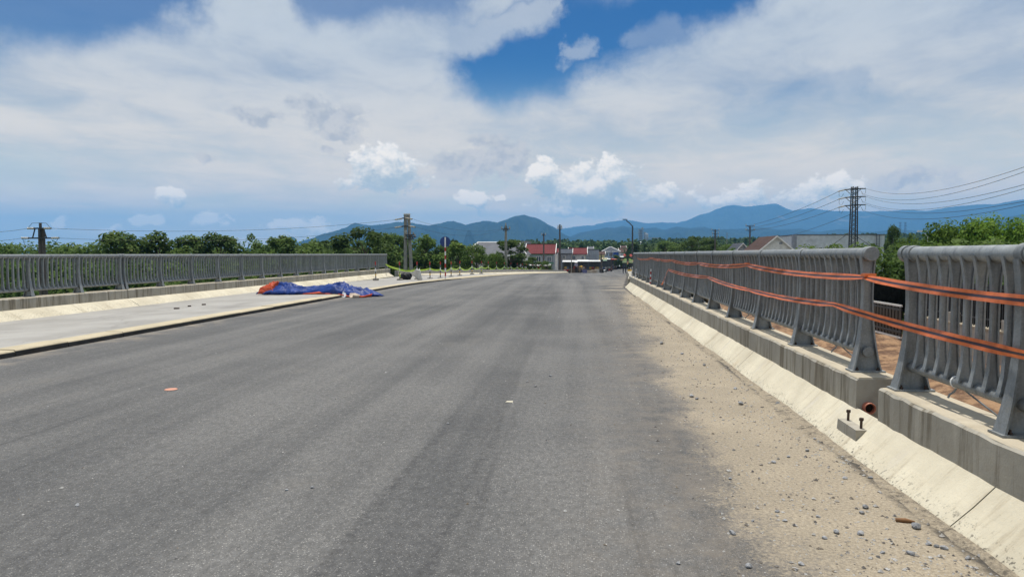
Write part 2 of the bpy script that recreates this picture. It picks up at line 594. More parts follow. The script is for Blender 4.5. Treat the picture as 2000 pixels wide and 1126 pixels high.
def m_mountain():
    m, b = pnew('forested_mountain')
    p = pos()
    n = noise(p, 0.004, 8.0, 0.65)
    c = mixc(smooth(n, 0.35, 0.65), (0.006, 0.012, 0.009), (0.024, 0.034, 0.02))
    c = mixc(smooth(noise(p, 0.0016, 6.0, 0.6), 0.66, 0.70) * 0.5, c, (0.22, 0.17, 0.12))
    link(c, b.inputs['Base Color'])
    b.inputs['Roughness'].default_value = 1.0
    b.inputs['Specular IOR Level'].default_value = 0.0
    link(bump(noise(p, 0.0035, 8.0, 0.62), 1.0, 160.0), b.inputs['Normal'])
    return m


def m_tape(name, edge, mid, gloss=0.35):
    """barrier tape: a stripe of another colour along its middle (attribute 'across' runs -1..1)"""
    m, b = pnew(name)
    at = E.nt.nodes.new('ShaderNodeAttribute')
    at.attribute_name = 'across'
    t = E(at.outputs['Fac'])
    c = mixc(smooth(eabs(t), 0.26, 0.32), mid, edge)
    n = noise(pos(), 12.0, 4.0)
    c = scalec(c, smooth(n, 0.3, 0.7, 0.82, 1.1))
    link(c, b.inputs['Base Color'])
    b.inputs['Roughness'].default_value = gloss
    tl = E.nt.nodes.new('ShaderNodeBsdfTranslucent')
    link(c, tl.inputs['Color'])
    mx = E.nt.nodes.new('ShaderNodeMixShader')
    mx.inputs[0].default_value = 0.3
    E.nt.links.new(b.outputs[0], mx.inputs[1])
    E.nt.links.new(tl.outputs[0], mx.inputs[2])
    o = [q for q in E.nt.nodes if q.type == 'OUTPUT_MATERIAL'][0]
    E.nt.links.new(mx.outputs[0], o.inputs['Surface'])
    return m


def m_tarp(name, col, dirt):
    m, b = pnew(name)
    p = pos()
    n = noise(p, 2.4, 6.0, 0.65)
    c = mixc(smooth(n, 0.3, 0.7), tuple(k * 0.75 for k in col), tuple(min(1, k * 1.3) for k in col))
    c = mixc(smooth(noise(p, 5.0, 5.0, 0.7), 0.60, 0.72) * 0.45, c, dirt)
    link(c, b.inputs['Base Color'])
    b.inputs['Roughness'].default_value = 0.5
    b.inputs['Specular IOR Level'].default_value = 0.3
    link(bump(noise(p, 5.0, 4.0, 0.55), 0.6, 0.06), b.inputs['Normal'])
    return m


def m_metal_sheet(name, col, pitch_m=0.25, axis='x', rough=0.5):
    """corrugated / seamed roofing"""
    m, b = pnew(name)
    p = pos()
    x, y, z = sep(p)
    u = x if axis == 'x' else y
    w = E.math('SINE', u * (6.2832 / pitch_m))
    n = noise(p, 0.8, 5.0, 0.65)
    st = noise(comb(x * 2.5, y * 2.5, z * 0.4), 1.0, 5.0, 0.7)
    c = mixc(smooth(n, 0.3, 0.7), tuple(k * 0.85 for k in col), tuple(min(1, k * 1.12) for k in col))
    c = mixc(smooth(st, 0.5, 0.75) * 0.4, c, tuple(k * 0.6 for k in col))
    link(c, b.inputs['Base Color'])
    b.inputs['Roughness'].default_value = rough
    b.inputs['Specular IOR Level'].default_value = 0.2
    link(bump(w, 0.5, 0.03), b.inputs['Normal'])
    return m


ASPHALT = m_asphalt()
PLINTH = m_concrete('plinth_concrete', (0.36, 0.335, 0.28), stain=(0.15, 0.125, 0.085), streak=0.85, seams=0.4)
PLINTH_TOP = m_concrete('plinth_cap_concrete', (0.43, 0.375, 0.28), stain=(0.32, 0.26, 0.17), streak=0.35, vertical=False)
SLOPE = m_slope()
SIDEWALK = m_sidewalk()
KERBTOP = m_concrete('kerb_concrete', (0.46, 0.395, 0.27), stain=(0.33, 0.28, 0.19), streak=0.4, vertical=False)
KERBFACE = mat('tar_coated_kerb', (0.022, 0.021, 0.02), 0.8, 0.5, 2.5, bmp=0.4, bscale=30)
GALV = m_galv()
WALLC = m_concrete('grey_wall_concrete', (0.42, 0.40, 0.36), streak=0.35)
GROUND = m_ground()
MOUNT = m_mountain()
LEAF_DARK = m_leaf('dark_leaves', (0.05, 0.092, 0.022), (0.12, 0.178, 0.046), (0.11, 0.14, 0.04))
LEAF_MID = m_leaf('green_leaves', (0.055, 0.10, 0.022), (0.125, 0.185, 0.042), (0.15, 0.17, 0.05))
LEAF_LUSH = m_leaf('fresh_leaves', (0.055, 0.12, 0.014), (0.15, 0.24, 0.035), (0.26, 0.32, 0.08))
LEAF_FAR = m_leaf('far_forest_leaves', (0.032, 0.062, 0.02), (0.07, 0.11, 0.036), (0.08, 0.11, 0.04), tr=0.2)
BARK = mat('bark', (0.12, 0.09, 0.065), 0.9, 0.3, 5.0, bmp=0.5, bscale=15)
TAPE = m_tape('orange_barrier_tape', (0.78, 0.19, 0.055), (0.05, 0.035, 0.05))
TAPE_Y = m_tape('yellow_barrier_tape', (0.50, 0.72, 0.06), (0.58, 0.80, 0.12))
WOODPOLE = mat('weathered_pole_concrete', (0.30, 0.285, 0.25), 0.85, 0.2, 3.0, bmp=0.2)
DARKPOLE = mat('dark_pole_concrete', (0.10, 0.085, 0.075), 0.85, 0.25, 3.0, bmp=0.2)
DARKSTEEL = mat('dark_steel', (0.055, 0.06, 0.068), 0.55, 0.25, 6.0, metal=0.3)
WIRE = mat('wire_black', (0.02, 0.02, 0.022), 0.6)
INSUL = mat('insulator_ceramic', (0.45, 0.42, 0.36), 0.35, 0.2, 20)
WHITE = mat('white_paint', (0.76, 0.76, 0.74), 0.5, 0.08, 3.0)
REDP = mat('red_paint', (0.42, 0.025, 0.02), 0.45, 0.15, 5.0)
BLUEP = mat('blue_sign_paint', (0.012, 0.042, 0.18), 0.4, 0.1, 4.0)
YELP = mat('yellow_paint', (0.72, 0.42, 0.03), 0.5, 0.15, 5.0)
BLACK = mat('black_plastic', (0.012, 0.012, 0.014), 0.4, 0.3, 6.0)
RUST = mat('rusty_iron', (0.055, 0.032, 0.022), 0.75, 0.4, 60.0, bmp=0.4, bscale=120)
PVC = mat('terracotta_pvc', (0.42, 0.14, 0.085), 0.5, 0.15, 20)
HOLE = mat('pipe_inside_dark', (0.03, 0.02, 0.015), 0.9, 0.3, 20)  # near-black brown of the disc that closes the pipe bore
GLASS = mat('window_glass', (0.05, 0.08, 0.11), 0.12, 0.2, 0.5, spec=0.8)
def m_drift():
    m, b = pnew('drift_sand')
    p = pos()
    g = noise(p, 48.0, 7.0, 0.85)
    c = mixc(smooth(g, 0.3, 0.7), (0.15, 0.124, 0.09), (0.40, 0.34, 0.25))
    c = mixc(smooth(noise(p, 9.0, 7.0, 0.8), 0.50, 0.62) * 0.75, c, (0.045, 0.04, 0.035))
    link(c, b.inputs['Base Color'])
    b.inputs['Roughness'].default_value = 0.95
    link(bump(g, 0.7, 0.01), b.inputs['Normal'])
    return m


DRIFT = m_drift()
NAVYB = mat('navy_gloss', (0.02, 0.03, 0.09), 0.3)
STONE = mat('grey_stone', (0.27, 0.275, 0.285), 0.85, 0.3, 60.0, bmp=0.5, bscale=150, rnd=0.4)


# ------------------------------------------------------------------ mesh builder and object helpers
class MB:
    def __init__(s):
        s.v, s.f = [], []

    def add(s, verts, faces):
        o = len(s.v)
        s.v.extend([tuple(p) for p in verts])
        s.f.extend([tuple(i + o for i in f) for f in faces])
        return s

    def box(s, c, size, rz=0.0, taper=1.0):
        cx, cy, cz = c
        hx, hy, hz = (k / 2 for k in size)
        ca, sa = math.cos(rz), math.sin(rz)
        vs_ = []
        for z, t in ((-hz, 1.0), (hz, taper)):
            for x, y in ((-hx, -hy), (hx, -hy), (hx, hy), (-hx, hy)):
                x *= t
                y *= t
                vs_.append((cx + x * ca - y * sa, cy + x * sa + y * ca, cz + z))
        return s.add(vs_, [(3, 2, 1, 0), (4, 5, 6, 7), (0, 1, 5, 4), (1, 2, 6, 5), (2, 3, 7, 6), (3, 0, 4, 7)])

    def hexa(s, p8):
        return s.add(p8, [(3, 2, 1, 0), (4, 5, 6, 7), (0, 1, 5, 4), (1, 2, 6, 5), (2, 3, 7, 6), (3, 0, 4, 7)])

    def tube(s, pts, r, n=8, caps=True):
        pts = [Vector(p) for p in pts]
        rs = r if isinstance(r, (list, tuple)) else [r] * len(pts)
        rings = []
        up = None
        for i, p in enumerate(pts):
            t = (pts[min(i + 1, len(pts) - 1)] - pts[max(i - 1, 0)]).normalized()
            if up is None:
                up = Vector((0, 0, 1)) if abs(t.z) < 0.9 else Vector((1, 0, 0))
            a = t.cross(up).normalized()
            b = a.cross(t).normalized()
            up = b
            rings.append([p + (a * math.cos(2 * math.pi * k / n) + b * math.sin(2 * math.pi * k / n)) * rs[i] for k in range(n)])
        o = len(s.v)
        for ring in rings:
            s.v.extend([tuple(q) for q in ring])
        for i in range(len(rings) - 1):
            for k in range(n):
                k2 = (k + 1) % n
                s.f.append((o + i * n + k, o + i * n + k2, o + (i + 1) * n + k2, o + (i + 1) * n + k))
        if caps:
            s.f.append(tuple(o + k for k in reversed(range(n))))
            s.f.append(tuple(o + (len(rings) - 1) * n + k for k in range(n)))
        return s

    def lathe(s, c, prof, n=14, axis='z'):
        """prof: (radius, height) pairs round an axis through c"""
        o = len(s.v)
        for r_, h in prof:
            for k in range(n):
                a = 2 * math.pi * k / n
                x, y = r_ * math.cos(a), r_ * math.sin(a)
                q = (x, y, h) if axis == 'z' else ((x, h, y) if axis == 'y' else (h, x, y))
                s.v.append((c[0] + q[0], c[1] + q[1], c[2] + q[2]))
        for i in range(len(prof) - 1):
            for k in range(n):
                k2 = (k + 1) % n
                s.f.append((o + i * n + k, o + i * n + k2, o + (i + 1) * n + k2, o + (i + 1) * n + k))
        s.f.append(tuple(o + k for k in reversed(range(n))))
        s.f.append(tuple(o + (len(prof) - 1) * n + k for k in range(n)))
        return s

    def sweep(s, sections, closed=True, caps=True):
        """skin a list of equal-length point loops"""
        n = len(sections[0])
        o = len(s.v)
        for sec in sections:
            s.v.extend([tuple(p) for p in sec])
        for i in range(len(sections) - 1):
            for k in range(n if closed else n - 1):
                k2 = (k + 1) % n
                s.f.append((o + i * n + k, o + i * n + k2, o + (i + 1) * n + k2, o + (i + 1) * n + k))
        if caps and closed:
            s.f.append(tuple(o + k for k in reversed(range(n))))
            s.f.append(tuple(o + (len(sections) - 1) * n + k for k in range(n)))
        return s

    def mesh(s, name, m, smooth_=False, off=(0, 0, 0)):
        me = bpy.data.meshes.new(name)
        if any(off):
            vv = [(a - off[0], b - off[1], c - off[2]) for a, b, c in s.v]
        else:
            vv = s.v
        me.from_pydata(vv, [], s.f)
        bm = bmesh.new()
        bm.from_mesh(me)
        bmesh.ops.recalc_face_normals(bm, faces=bm.faces)
        bm.to_mesh(me)
        bm.free()
        me.materials.append(m)
        if smooth_:
            for p in me.polygons:
                p.use_smooth = True
            if smooth_ == 'auto':
                me.set_sharp_from_angle(angle=R(38))
        me.update()
        return me

    def build(s, name, m, parent=None, smooth_=False):
        """link the collected shapes (world coordinates) as ONE mesh object under parent"""
        off = wloc(parent) if parent is not None else (0, 0, 0)
        o = bpy.data.objects.new(name, s.mesh(name, m, smooth_, off))
        COL.objects.link(o)
        if parent is not None:
            o.parent = parent
        return o


def wloc(o):
    v = Vector((0, 0, 0))
    while o is not None:
        v = v + Vector(o.location)
        o = o.parent
    return tuple(v)


def tag(o, label, cat, group=None):
    o['label'] = label
    o['category'] = cat
    if group:
        o['group'] = group
    return o


def thing(name, label, cat, loc=(0, 0, 0), group=None):
    o = bpy.data.objects.new(name, None)
    COL.objects.link(o)
    o.location = loc
    o.empty_display_size = 0.2
    return tag(o, label, cat, group)


def structure(name, mb, m, smooth_=False):
    o = mb.build(name, m, None, smooth_)
    o['kind'] = 'structure'
    return o


def inst(name, me, parent, loc, rot=None, scale=None):
    """an object sharing mesh data, local coordinates"""
    o = bpy.data.objects.new(name, me)
    COL.objects.link(o)
    o.parent = parent
    o.location = loc
    if rot:
        o.rotation_euler = rot
    if scale:
        o.scale = scale
    return o


def interp(x, xs, ys):
    return float(np.interp(x, xs, ys))


def sm(a, lo, hi):
    t = min(1.0, max(0.0, (a - lo) / (hi - lo)))
    return t * t * (3 - 2 * t)


# ------------------------------------------------------------------ road layout
def catmull(xs, ys):
    xs, ys = np.array(xs, float), np.array(ys, float)
    d = np.gradient(ys, xs)

    def f(x):
        i = int(np.clip(np.searchsorted(xs, x) - 1, 0, len(xs) - 2))
        h = xs[i + 1] - xs[i]
        t = min(1.0, max(0.0, (x - xs[i]) / h))
        return float((2 * t**3 - 3 * t**2 + 1) * ys[i] + (t**3 - 2 * t**2 + t) * h * d[i] + (-2 * t**3 + 3 * t**2) * ys[i + 1] + (t**3 - t**2) * h * d[i + 1])
    return f


road_l = catmull([-20, 20, 36, 44, 51, 70, 96, 115, 150, 240, 420], [-8.7, -8.7, -8.55, -8.0, -7.3, -5.4, -3.1, -1.2, 1.4, 7.6, 24])
road_r = catmull([-20, 20, 33, 40, 48, 62, 80, 100, 150, 240, 420], [2.16, 2.16, 2.2, 2.75, 3.25, 4.1, 5.3, 6.6, 10.2, 17.0, 34])
road_z = catmull([-20, 20, 36, 51, 70, 100, 150, 240, 420], [0, 0, -0.01, -0.13, -0.45, -1.2, -2.4, -3.5, -4.0])

ys = [-14 + 1.0 * i for i in range(0, 75)] + [61 + 3 * i for i in range(0, 120)]
mb = MB()
NX = 8
rows = []
for y in ys:
    l, r, z = road_l(y) - 0.004, road_r(y) + 0.02, road_z(y)
    rows.append([(l + (r - l) * k / NX, y, z) for k in range(NX + 1)])
mb.sweep(rows, closed=False)
structure('road', mb, ASPHALT)

# bridge deck body below (a real thickness for the road and pavement)
mb = MB()
mb.box((-6.1, 17.0, -0.85), (17.6, 62.0, 1.4))
structure('bridge_deck', mb, WALLC)

# ------------------------------------------------------------------ ground
LAND = -5.6


def ground_z(x, y):
    z = LAND + 0.5 * math.sin(x * 0.031 + 1.0) * math.cos(y * 0.027)
    cx = 0.5 * (road_l(y) + road_r(y))
    town = sm(y, 60, 105) * (1 - sm(y, 420, 520)) * (1 - sm(abs(x - cx + 10), 42, 75))
    z += (road_z(max(-14, min(420, y))) - 0.12 - z) * town
    if 52 < y < 75:                                    # embankment behind the bridge end
        emb = (1 - sm(abs(x - cx), 9.5, 16)) * sm(y, 50, 54)
        z = max(z, z + (road_z(y) - 0.15 - z) * emb)
    site = sm(x, 2.85, 3.1) * (1 - sm(x, 14, 26)) * sm(y, -60, -40) * (1 - sm(y, 60, 90))
    zs = -1.65 + 0.10 * math.sin(x * 2.3 + y * 0.9) * math.sin(y * 1.7 - x * 0.7)
    # spoil heaped against the boundary wall
    zs += 0.55 * math.exp(-((x - 9.6) / 1.4) ** 2) * (0.6 + 0.4 * math.sin(y * 0.8)) * (1 + 0.25 * math.sin(y * 4.1 + x * 3.3))
    z += (zs - z) * site
    # wooded rises in the distance
    z += 20 * math.exp(-((x - 330) / 260) ** 2 - ((y - 980) / 330) ** 2)
    z += 9 * math.exp(-((x - 20) / 260) ** 2 - ((y - 640) / 160) ** 2)
    z += 22 * math.exp(-((x - 260) / 420) ** 2 - ((y - 2050) / 420) ** 2)
    z += 14 * math.exp(-((x - 700) / 300) ** 2 - ((y - 900) / 330) ** 2)
    return z


def axis(vals):
    return sorted(set(round(v, 3) for v in vals))


gx = axis([-15500, -10000, -6000, -3500, -2000, -1300, -900, -600, -400] + list(np.arange(-300, -60, 20)) + list(np.arange(-60, 2, 3)) +
          list(np.arange(2.4, 16, 0.4)) + list(np.arange(16, 70, 3)) + list(np.arange(70, 400, 20)) + list(np.arange(400, 1300, 60)) + [1600, 2000, 3500, 6000, 10000, 15500])
gy = axis([-9500,  -3000, -900, -300, -120, -60, -40, -20] + list(np.arange(-10, 30, 0.5)) + list(np.arange(30, 110, 2.0)) + list(np.arange(110, 460, 10)) +
          list(np.arange(460, 1500, 45)) + list(np.arange(1500, 2800, 100)) + [3500, 5000, 8000, 12000, 15500])
vv = [(x, y, ground_z(x, y)) for y in gy for x in gx]
nxg = len(gx)
ff = []
for j in range(len(gy) - 1):
    for i in range(nxg - 1):
        xm, ym = 0.5 * (gx[i] + gx[i + 1]), 0.5 * (gy[j] + gy[j + 1])
        a = j * nxg + i
        ff.append((a, a + 1, a + nxg + 1, a + nxg))
mb = MB()
mb.add(vv, ff)
structure('ground', mb, GROUND, True)

# ------------------------------------------------------------------ mountains (height fields, real distance and depth)
def ridge(name, line, dist, depth, seed, rough_m, base=-5.0):
    """line: skyline in photo pixels; dist: metres to the crest; depth: half-depth of the range"""
    pts = [azel(*p) for p in line]
    azs = np.array([p[0] for p in pts])
    els = np.array([p[1] for p in pts])
    r2 = np.random.default_rng(seed)
    na, nr = 420, 44
    A = np.linspace(azs[0], azs[-1], na)
    prof = np.interp(A, azs, els)
    H = np.tan(np.radians(prof)) * dist + EYE.z - base
    jag = np.zeros(na)
    for o in range(5):
        ctl = r2.normal(size=int(26 * 2**o) + 3)
        jag += np.interp(np.linspace(0, 1, na), np.linspace(0, 1, len(ctl)), ctl) * 0.5**o
    H = np.maximum(H + jag * rough_m * 0.13, 0)
    T = np.linspace(-1, 1.0, nr)
    # spur noise on a value lattice
    def lattice(fa, fr):
        L = r2.normal(size=(fr + 2, fa + 2))
        ia = np.linspace(0, fa, na)
        ir = np.linspace(0, fr, nr)
        a0 = ia.astype(int); r0 = ir.astype(int)
        ta = ia - a0; tr = ir - r0
        ta = ta * ta * (3 - 2 * ta); tr = tr * tr * (3 - 2 * tr)
        g = lambda dr, da: L[np.minimum(r0 + dr, fr + 1)][:, np.minimum(a0 + da, fa + 1)]
        return (g(0, 0) * (1 - ta)[None] + g(0, 1) * ta[None]) * (1 - tr)[:, None] + (g(1, 0) * (1 - ta)[None] + g(1, 1) * ta[None]) * tr[:, None]
    N = lattice(22, 4) * 1.0 + lattice(48, 8) * 0.6 + lattice(110, 14) * 0.3
    verts = np.zeros((nr, na, 3))
    for j, t in enumerate(T):
        env = math.cos(t * math.pi / 2) ** (1.25 if t < 0 else 2.0)
        z = base + H * env + N[j] * rough_m * (1 - env) * np.minimum(1, H / 60) * (1 - abs(t)) ** 0.3 * 2.0
        if abs(t) > 0.999:
            z = z * 0 + base - 60
        rr = dist + t * depth
        verts[j, :, 0] = np.sin(np.radians(A)) * rr / np.cos(np.radians(A)) * np.cos(np.radians(A))
        verts[j, :, 1] = np.cos(np.radians(A)) * rr
        # keep the crest on the photographed skyline, never above it in front
        el = np.tan(np.radians(prof)) * rr + EYE.z
        verts[j, :, 2] = np.minimum(z, np.maximum(el - (0 if abs(t) < 0.03 else rough_m * 0.1), base - 60)) if t < -0.02 else z
    faces = []
    for j in range(nr - 1):
        for i in range(na - 1):
            a = j * na + i
            faces.append((a, a + 1, a + na + 1, a + na))
    mbr = MB()
    mbr.add([tuple(p) for p in verts.reshape(-1, 3)], faces)
    return structure(name, mbr, MOUNT, True)


ridge('mountain_ridge', [(400, 494), (500, 486), (545, 477), (580, 471), (612, 463), (640, 453), (668, 446), (700, 441), (735, 440), (775, 433), (800, 434), (838, 439),
                         (868, 432), (885, 432), (910, 438), (945, 431), (972, 434), (990, 428), (1005, 422), (1024, 419), (1045, 426), (1062, 435), (1078, 442), (1100, 456), (1120, 464), (1150, 470), (1200, 480), (1260, 490)],
      6000, 2000, 3, 60)
ridge('foothill_ridge', [(1060, 490), (1090, 474), (1115, 461), (1135, 453), (1160, 449), (1185, 444), (1200, 445), (1216, 441), (1235, 444), (1260, 446), (1280, 444), (1300, 447), (1322, 442), (1350, 446), (1375, 444), (1400, 448),
                         (1440, 446), (1490, 443), (1520, 449), (1560, 447), (1600, 452), (1640, 447), (1700, 452), (1760, 447), (1830, 454), (1900, 440), (1960, 425), (2000, 418), (2100, 405), (2250, 440)],
      7000, 2200, 5, 50)
ridge('far_mountain_ridge', [(1020, 470), (1070, 447), (1100, 445), (1130, 442), (1160, 441), (1185, 434), (1205, 431), (1222, 429), (1240, 432), (1262, 436), (1290, 434), (1320, 434), (1340, 430), (1362, 421), (1380, 415), (1395, 408),
                             (1415, 402), (1432, 401), (1455, 404), (1480, 401), (1505, 399), (1520, 401), (1535, 408), (1548, 413), (1565, 409), (1582, 406), (1610, 410), (1650, 412), (1700, 414), (1760, 411), (1810, 412),
                             (1850, 405), (1900, 400), (1950, 396), (2000, 391), (2080, 398), (2200, 420), (2300, 470)],
      11500, 2700, 9, 80)
ridge('low_hill_ridge', [(-300, 480), (-120, 486), (0, 490), (60, 489), (110, 491), (180, 490), (300, 492), (420, 488), (520, 490), (620, 494)], 8000, 1400, 12, 25)

# ------------------------------------------------------------------ parapets: plinth with a canted foot, in cast lengths
PX0, PX1 = 2.405, 2.80      # right plinth front and back (x)
PZ = 0.52                   # right plinth top
LPX0, LPX1 = -14.45, -14.85
LPZ = 0.45
GAP0, GAP1 = 5.80, 6.24     # open joint in the right parapet


def jitter_line(y0, y1, step, amp, seed):
    r3 = random.Random(seed)
    n = max(2, int((y1 - y0) / step))
    return [(y0 + (y1 - y0) * k / n, r3.uniform(-amp, amp)) for k in range(n + 1)]


def parapet(label, y0, y1, side, joint_every=None, xf=None, dz=None):
    """a plinth length: vertical face, worn arris, flat cap"""
    t = thing('concrete_parapet', label, 'parapet', (0, 0, 0))
    f0, b0, top, foot = (PX0, PX1, PZ, 0.26) if side > 0 else (LPX0, LPX1, LPZ, 0.17)
    low = -0.25
    secs, caps = [], []
    for y, j in jitter_line(y0, y1, 0.14, 0.008, int(y0 * 10) + side):
        s_ = side
        secs.append([(f0, y, low), (f0 + j * 0.4, y, foot), (f0 + 0.002 * s_, y, top - 0.022 + j), (f0 + s_ * 0.02, y, top - 0.004 + j * 0.5),
                     (b0 - s_ * 0.015, y, top - 0.003 + j * 0.3), (b0, y, top - 0.02), (b0, y, low)])
        caps.append([(f0 + s_ * 0.012 + s_ * abs(j), y, top - 0.006), (f0 + s_ * 0.03, y, top + 0.004), (b0 - s_ * 0.02, y, top + 0.004), (b0 - s_ * 0.012, y, top - 0.006)])
    m1 = MB().sweep(secs)
    m1.build('plinth', PLINTH, t)
    caps[0] = [(p[0], p[1] + 0.012, p[2]) for p in caps[0]]
    caps[-1] = [(p[0], p[1] - 0.012, p[2]) for p in caps[-1]]
    MB().sweep(caps).build('cap', PLINTH_TOP, t)
    return t


def canted_foot(label, y0, y1, side, joints):
    t = thing('canted_kerb_foot', label, 'kerb foot', (0, 0, 0))
    if side > 0:
        xa, za, xb, zb = 2.135, -0.02, PX0 + 0.01, 0.262
    else:
        xa, za, xb, zb = -14.0, -0.10, LPX0 - 0.01, 0.172
    edges = [y0] + joints + [y1]
    for a, b in zip(edges[:-1], edges[1:]):
        secs = []
        for y, j in jitter_line(a + 0.006, b - 0.006, 0.25, 0.008, int(a * 17) + 5 * side):
            secs.append([(xa + j, y, za - 0.10), (xa + j, y, za), (xa + j * 0.5 + (xb - xa) * 0.55, y, za + (zb - za) * 0.53 + j), (xb, y, zb), (xb, y, -0.25)])
        MB().sweep(secs).build('slab', SLOPE, t)
    return t


parapet('long concrete parapet under the right-hand railing, stained by vertical drips', GAP1, 34.2, 1)
parapet('near concrete parapet block at the right edge, in front of the open joint', -3.0, GAP0, 1)
canted_foot('sloping concrete foot along the sand strip below the right parapet', -3.0, 33.4, 1, [0.6, 4.2, 9.8, 14.6, 19.5, 25.0])
parapet('left concrete parapet length at the left edge, up to the railing joint', 6.0, 20.88, -1)
parapet('left concrete parapet length behind the blue tarpaulin', 20.91, 44.48, -1)
parapet('left concrete parapet length at the far end of the left railing', 44.51, 51.9, -1)
canted_foot('sloping concrete foot of the left parapet beside the pavement', 6.0, 51.4, -1, [9.5, 13.0, 16.0, 18.4, 20.9, 25.4, 29.0, 33.2, 37.0, 41.0, 44.5, 47.0, 49.0])

# joint face patch: rough broken concrete with the drain pipe in the open joint
t = thing('drain_pipe', 'terracotta plastic drain pipe sticking out of the parapet end in the open joint', 'pipe', (2.505, GAP1, 0.265))
MB().lathe((2.505, GAP1 - 0.05, 0.265), [(0.050, 0.08), (0.050, 0.0), (0.047, -0.004), (0.040, -0.002), (0.038, 0.02), (0.038, 0.075)], 20, 'y').build('pipe_wall', PVC, t, 'auto')
MB().lathe((2.505, GAP1 - 0.008, 0.265), [(0.039, 0.0), (0.039, 0.003)], 16, 'y').build('pipe_bore', HOLE, t)

t = thing('anchor_block', 'small wedge of concrete on the canted foot carrying two rusty bolts', 'anchor block', (2.32, 5.88, 0.05))
MB().hexa([(2.235, 5.79, 0.0), (2.43, 5.80, 0.0), (2.43, 6.22, 0.0), (2.235, 6.22, 0.0), (2.24, 5.80, 0.170), (2.43, 5.81, 0.172), (2.43, 6.215, 0.175), (2.245, 6.21, 0.170)]).build('block', PLINTH, t)
for bx_, by_, hh in ((2.305, 6.14, 0.085), (2.305, 5.865, 0.08)):
    o = MB().tube([(bx_, by_, 0.16), (bx_ + 0.002, by_, 0.172 + hh)], 0.0105, 10).build('bolt', RUST, t, 'auto')
    MB().lathe((bx_ + 0.002, by_, 0.172 + hh), [(0.017, -0.018), (0.019, -0.014), (0.019, 0.002), (0.016, 0.006)], 6).build('nut', RUST, o)

# ------------------------------------------------------------------ railings
RAIL_H = 1.08    # top rail centre above plinth
LOW_H = 0.19


def ibeam(levels, uf, ub, hw, flange=0.010, web=0.006, side=1):
    """curved I-section standing upright: flanges front/back, web between. u = towards the road"""
    m = MB()
    f, b, w = [], [], []
    for z in levels:
        a, c, h = uf(z), ub(z), hw(z)
        X = lambda u: -side * u
        f.append([(X(a), -h, z), (X(a), h, z), (X(a - flange), h, z), (X(a - flange), -h, z)])
        b.append([(X(c), -h, z), (X(c), h, z), (X(c + flange), h, z), (X(c + flange), -h, z)])
        w.append([(X(a - flange * 0.9), -web, z), (X(a - flange * 0.9), web, z), (X(c + flange * 0.9), web, z), (X(c + flange * 0.9), -web, z)])
    for g in (f, b, w):
        m.sweep(g)
    return m


def bar_levels(z0, z1, n):
    return [z0 + (z1 - z0) * (0.5 - 0.5 * math.cos(math.pi * k / n)) for k in range(n + 1)]


def tt(z): return (z - LOW_H) / (RAIL_H - LOW_H)


bar_uf = lambda z: 0.023 + 0.042 * abs(2 * tt(z) - 1) ** 3.6
bar_ub = lambda z: -0.023 - 0.034 * abs(2 * tt(z) - 1) ** 3.6
bar_hw = lambda z: 0.016 + 0.006 * max(0, 1 - 2 * tt(z)) ** 2
post_uf = lambda z: 0.036 + 0.100 * max(0, 1 - z / RAIL_H) ** 3.2 + 0.038 * (z / RAIL_H) ** 5
post_ub = lambda z: -0.036 - 0.092 * max(0, 1 - z / RAIL_H) ** 3.2 - 0.030 * (z / RAIL_H) ** 5
post_hw = lambda z: 0.030 + 0.034 * max(0, 1 - z / RAIL_H) ** 3.0
BAR_ME, POST_ME, PLATE_ME, COLLAR_ME, NUT_ME = {}, {}, {}, {}, {}
for sd in (1, -1):
    BAR_ME[sd] = ibeam(bar_levels(LOW_H + 0.015, RAIL_H - 0.012, 8), bar_uf, bar_ub, bar_hw, 0.011, 0.006, sd).mesh('baluster', GALV)
    POST_ME[sd] = ibeam([0.012, 0.06, 0.13, 0.22, 0.34, 0.5, 0.68, 0.84, 0.96, 1.05], post_uf, post_ub, post_hw, 0.013, 0.008, sd).mesh('post', GALV)
    PLATE_ME[sd] = MB().box((0, 0, 0.008), (0.30, 0.15, 0.014)).mesh('base_plate', GALV)
    COLLAR_ME[sd] = MB().lathe((0, 0, RAIL_H), [(0.062, -0.036), (0.065, -0.033), (0.065, 0.033), (0.062, 0.036)], 24, 'y').mesh('collar', GALV, 'auto')
    NUT_ME[sd] = MB().lathe((0, 0, 0.014), [(0.014, 0.0), (0.014, 0.014), (0.007, 0.015), (0.007, 0.03)], 6).mesh('anchor_nut', RUST)


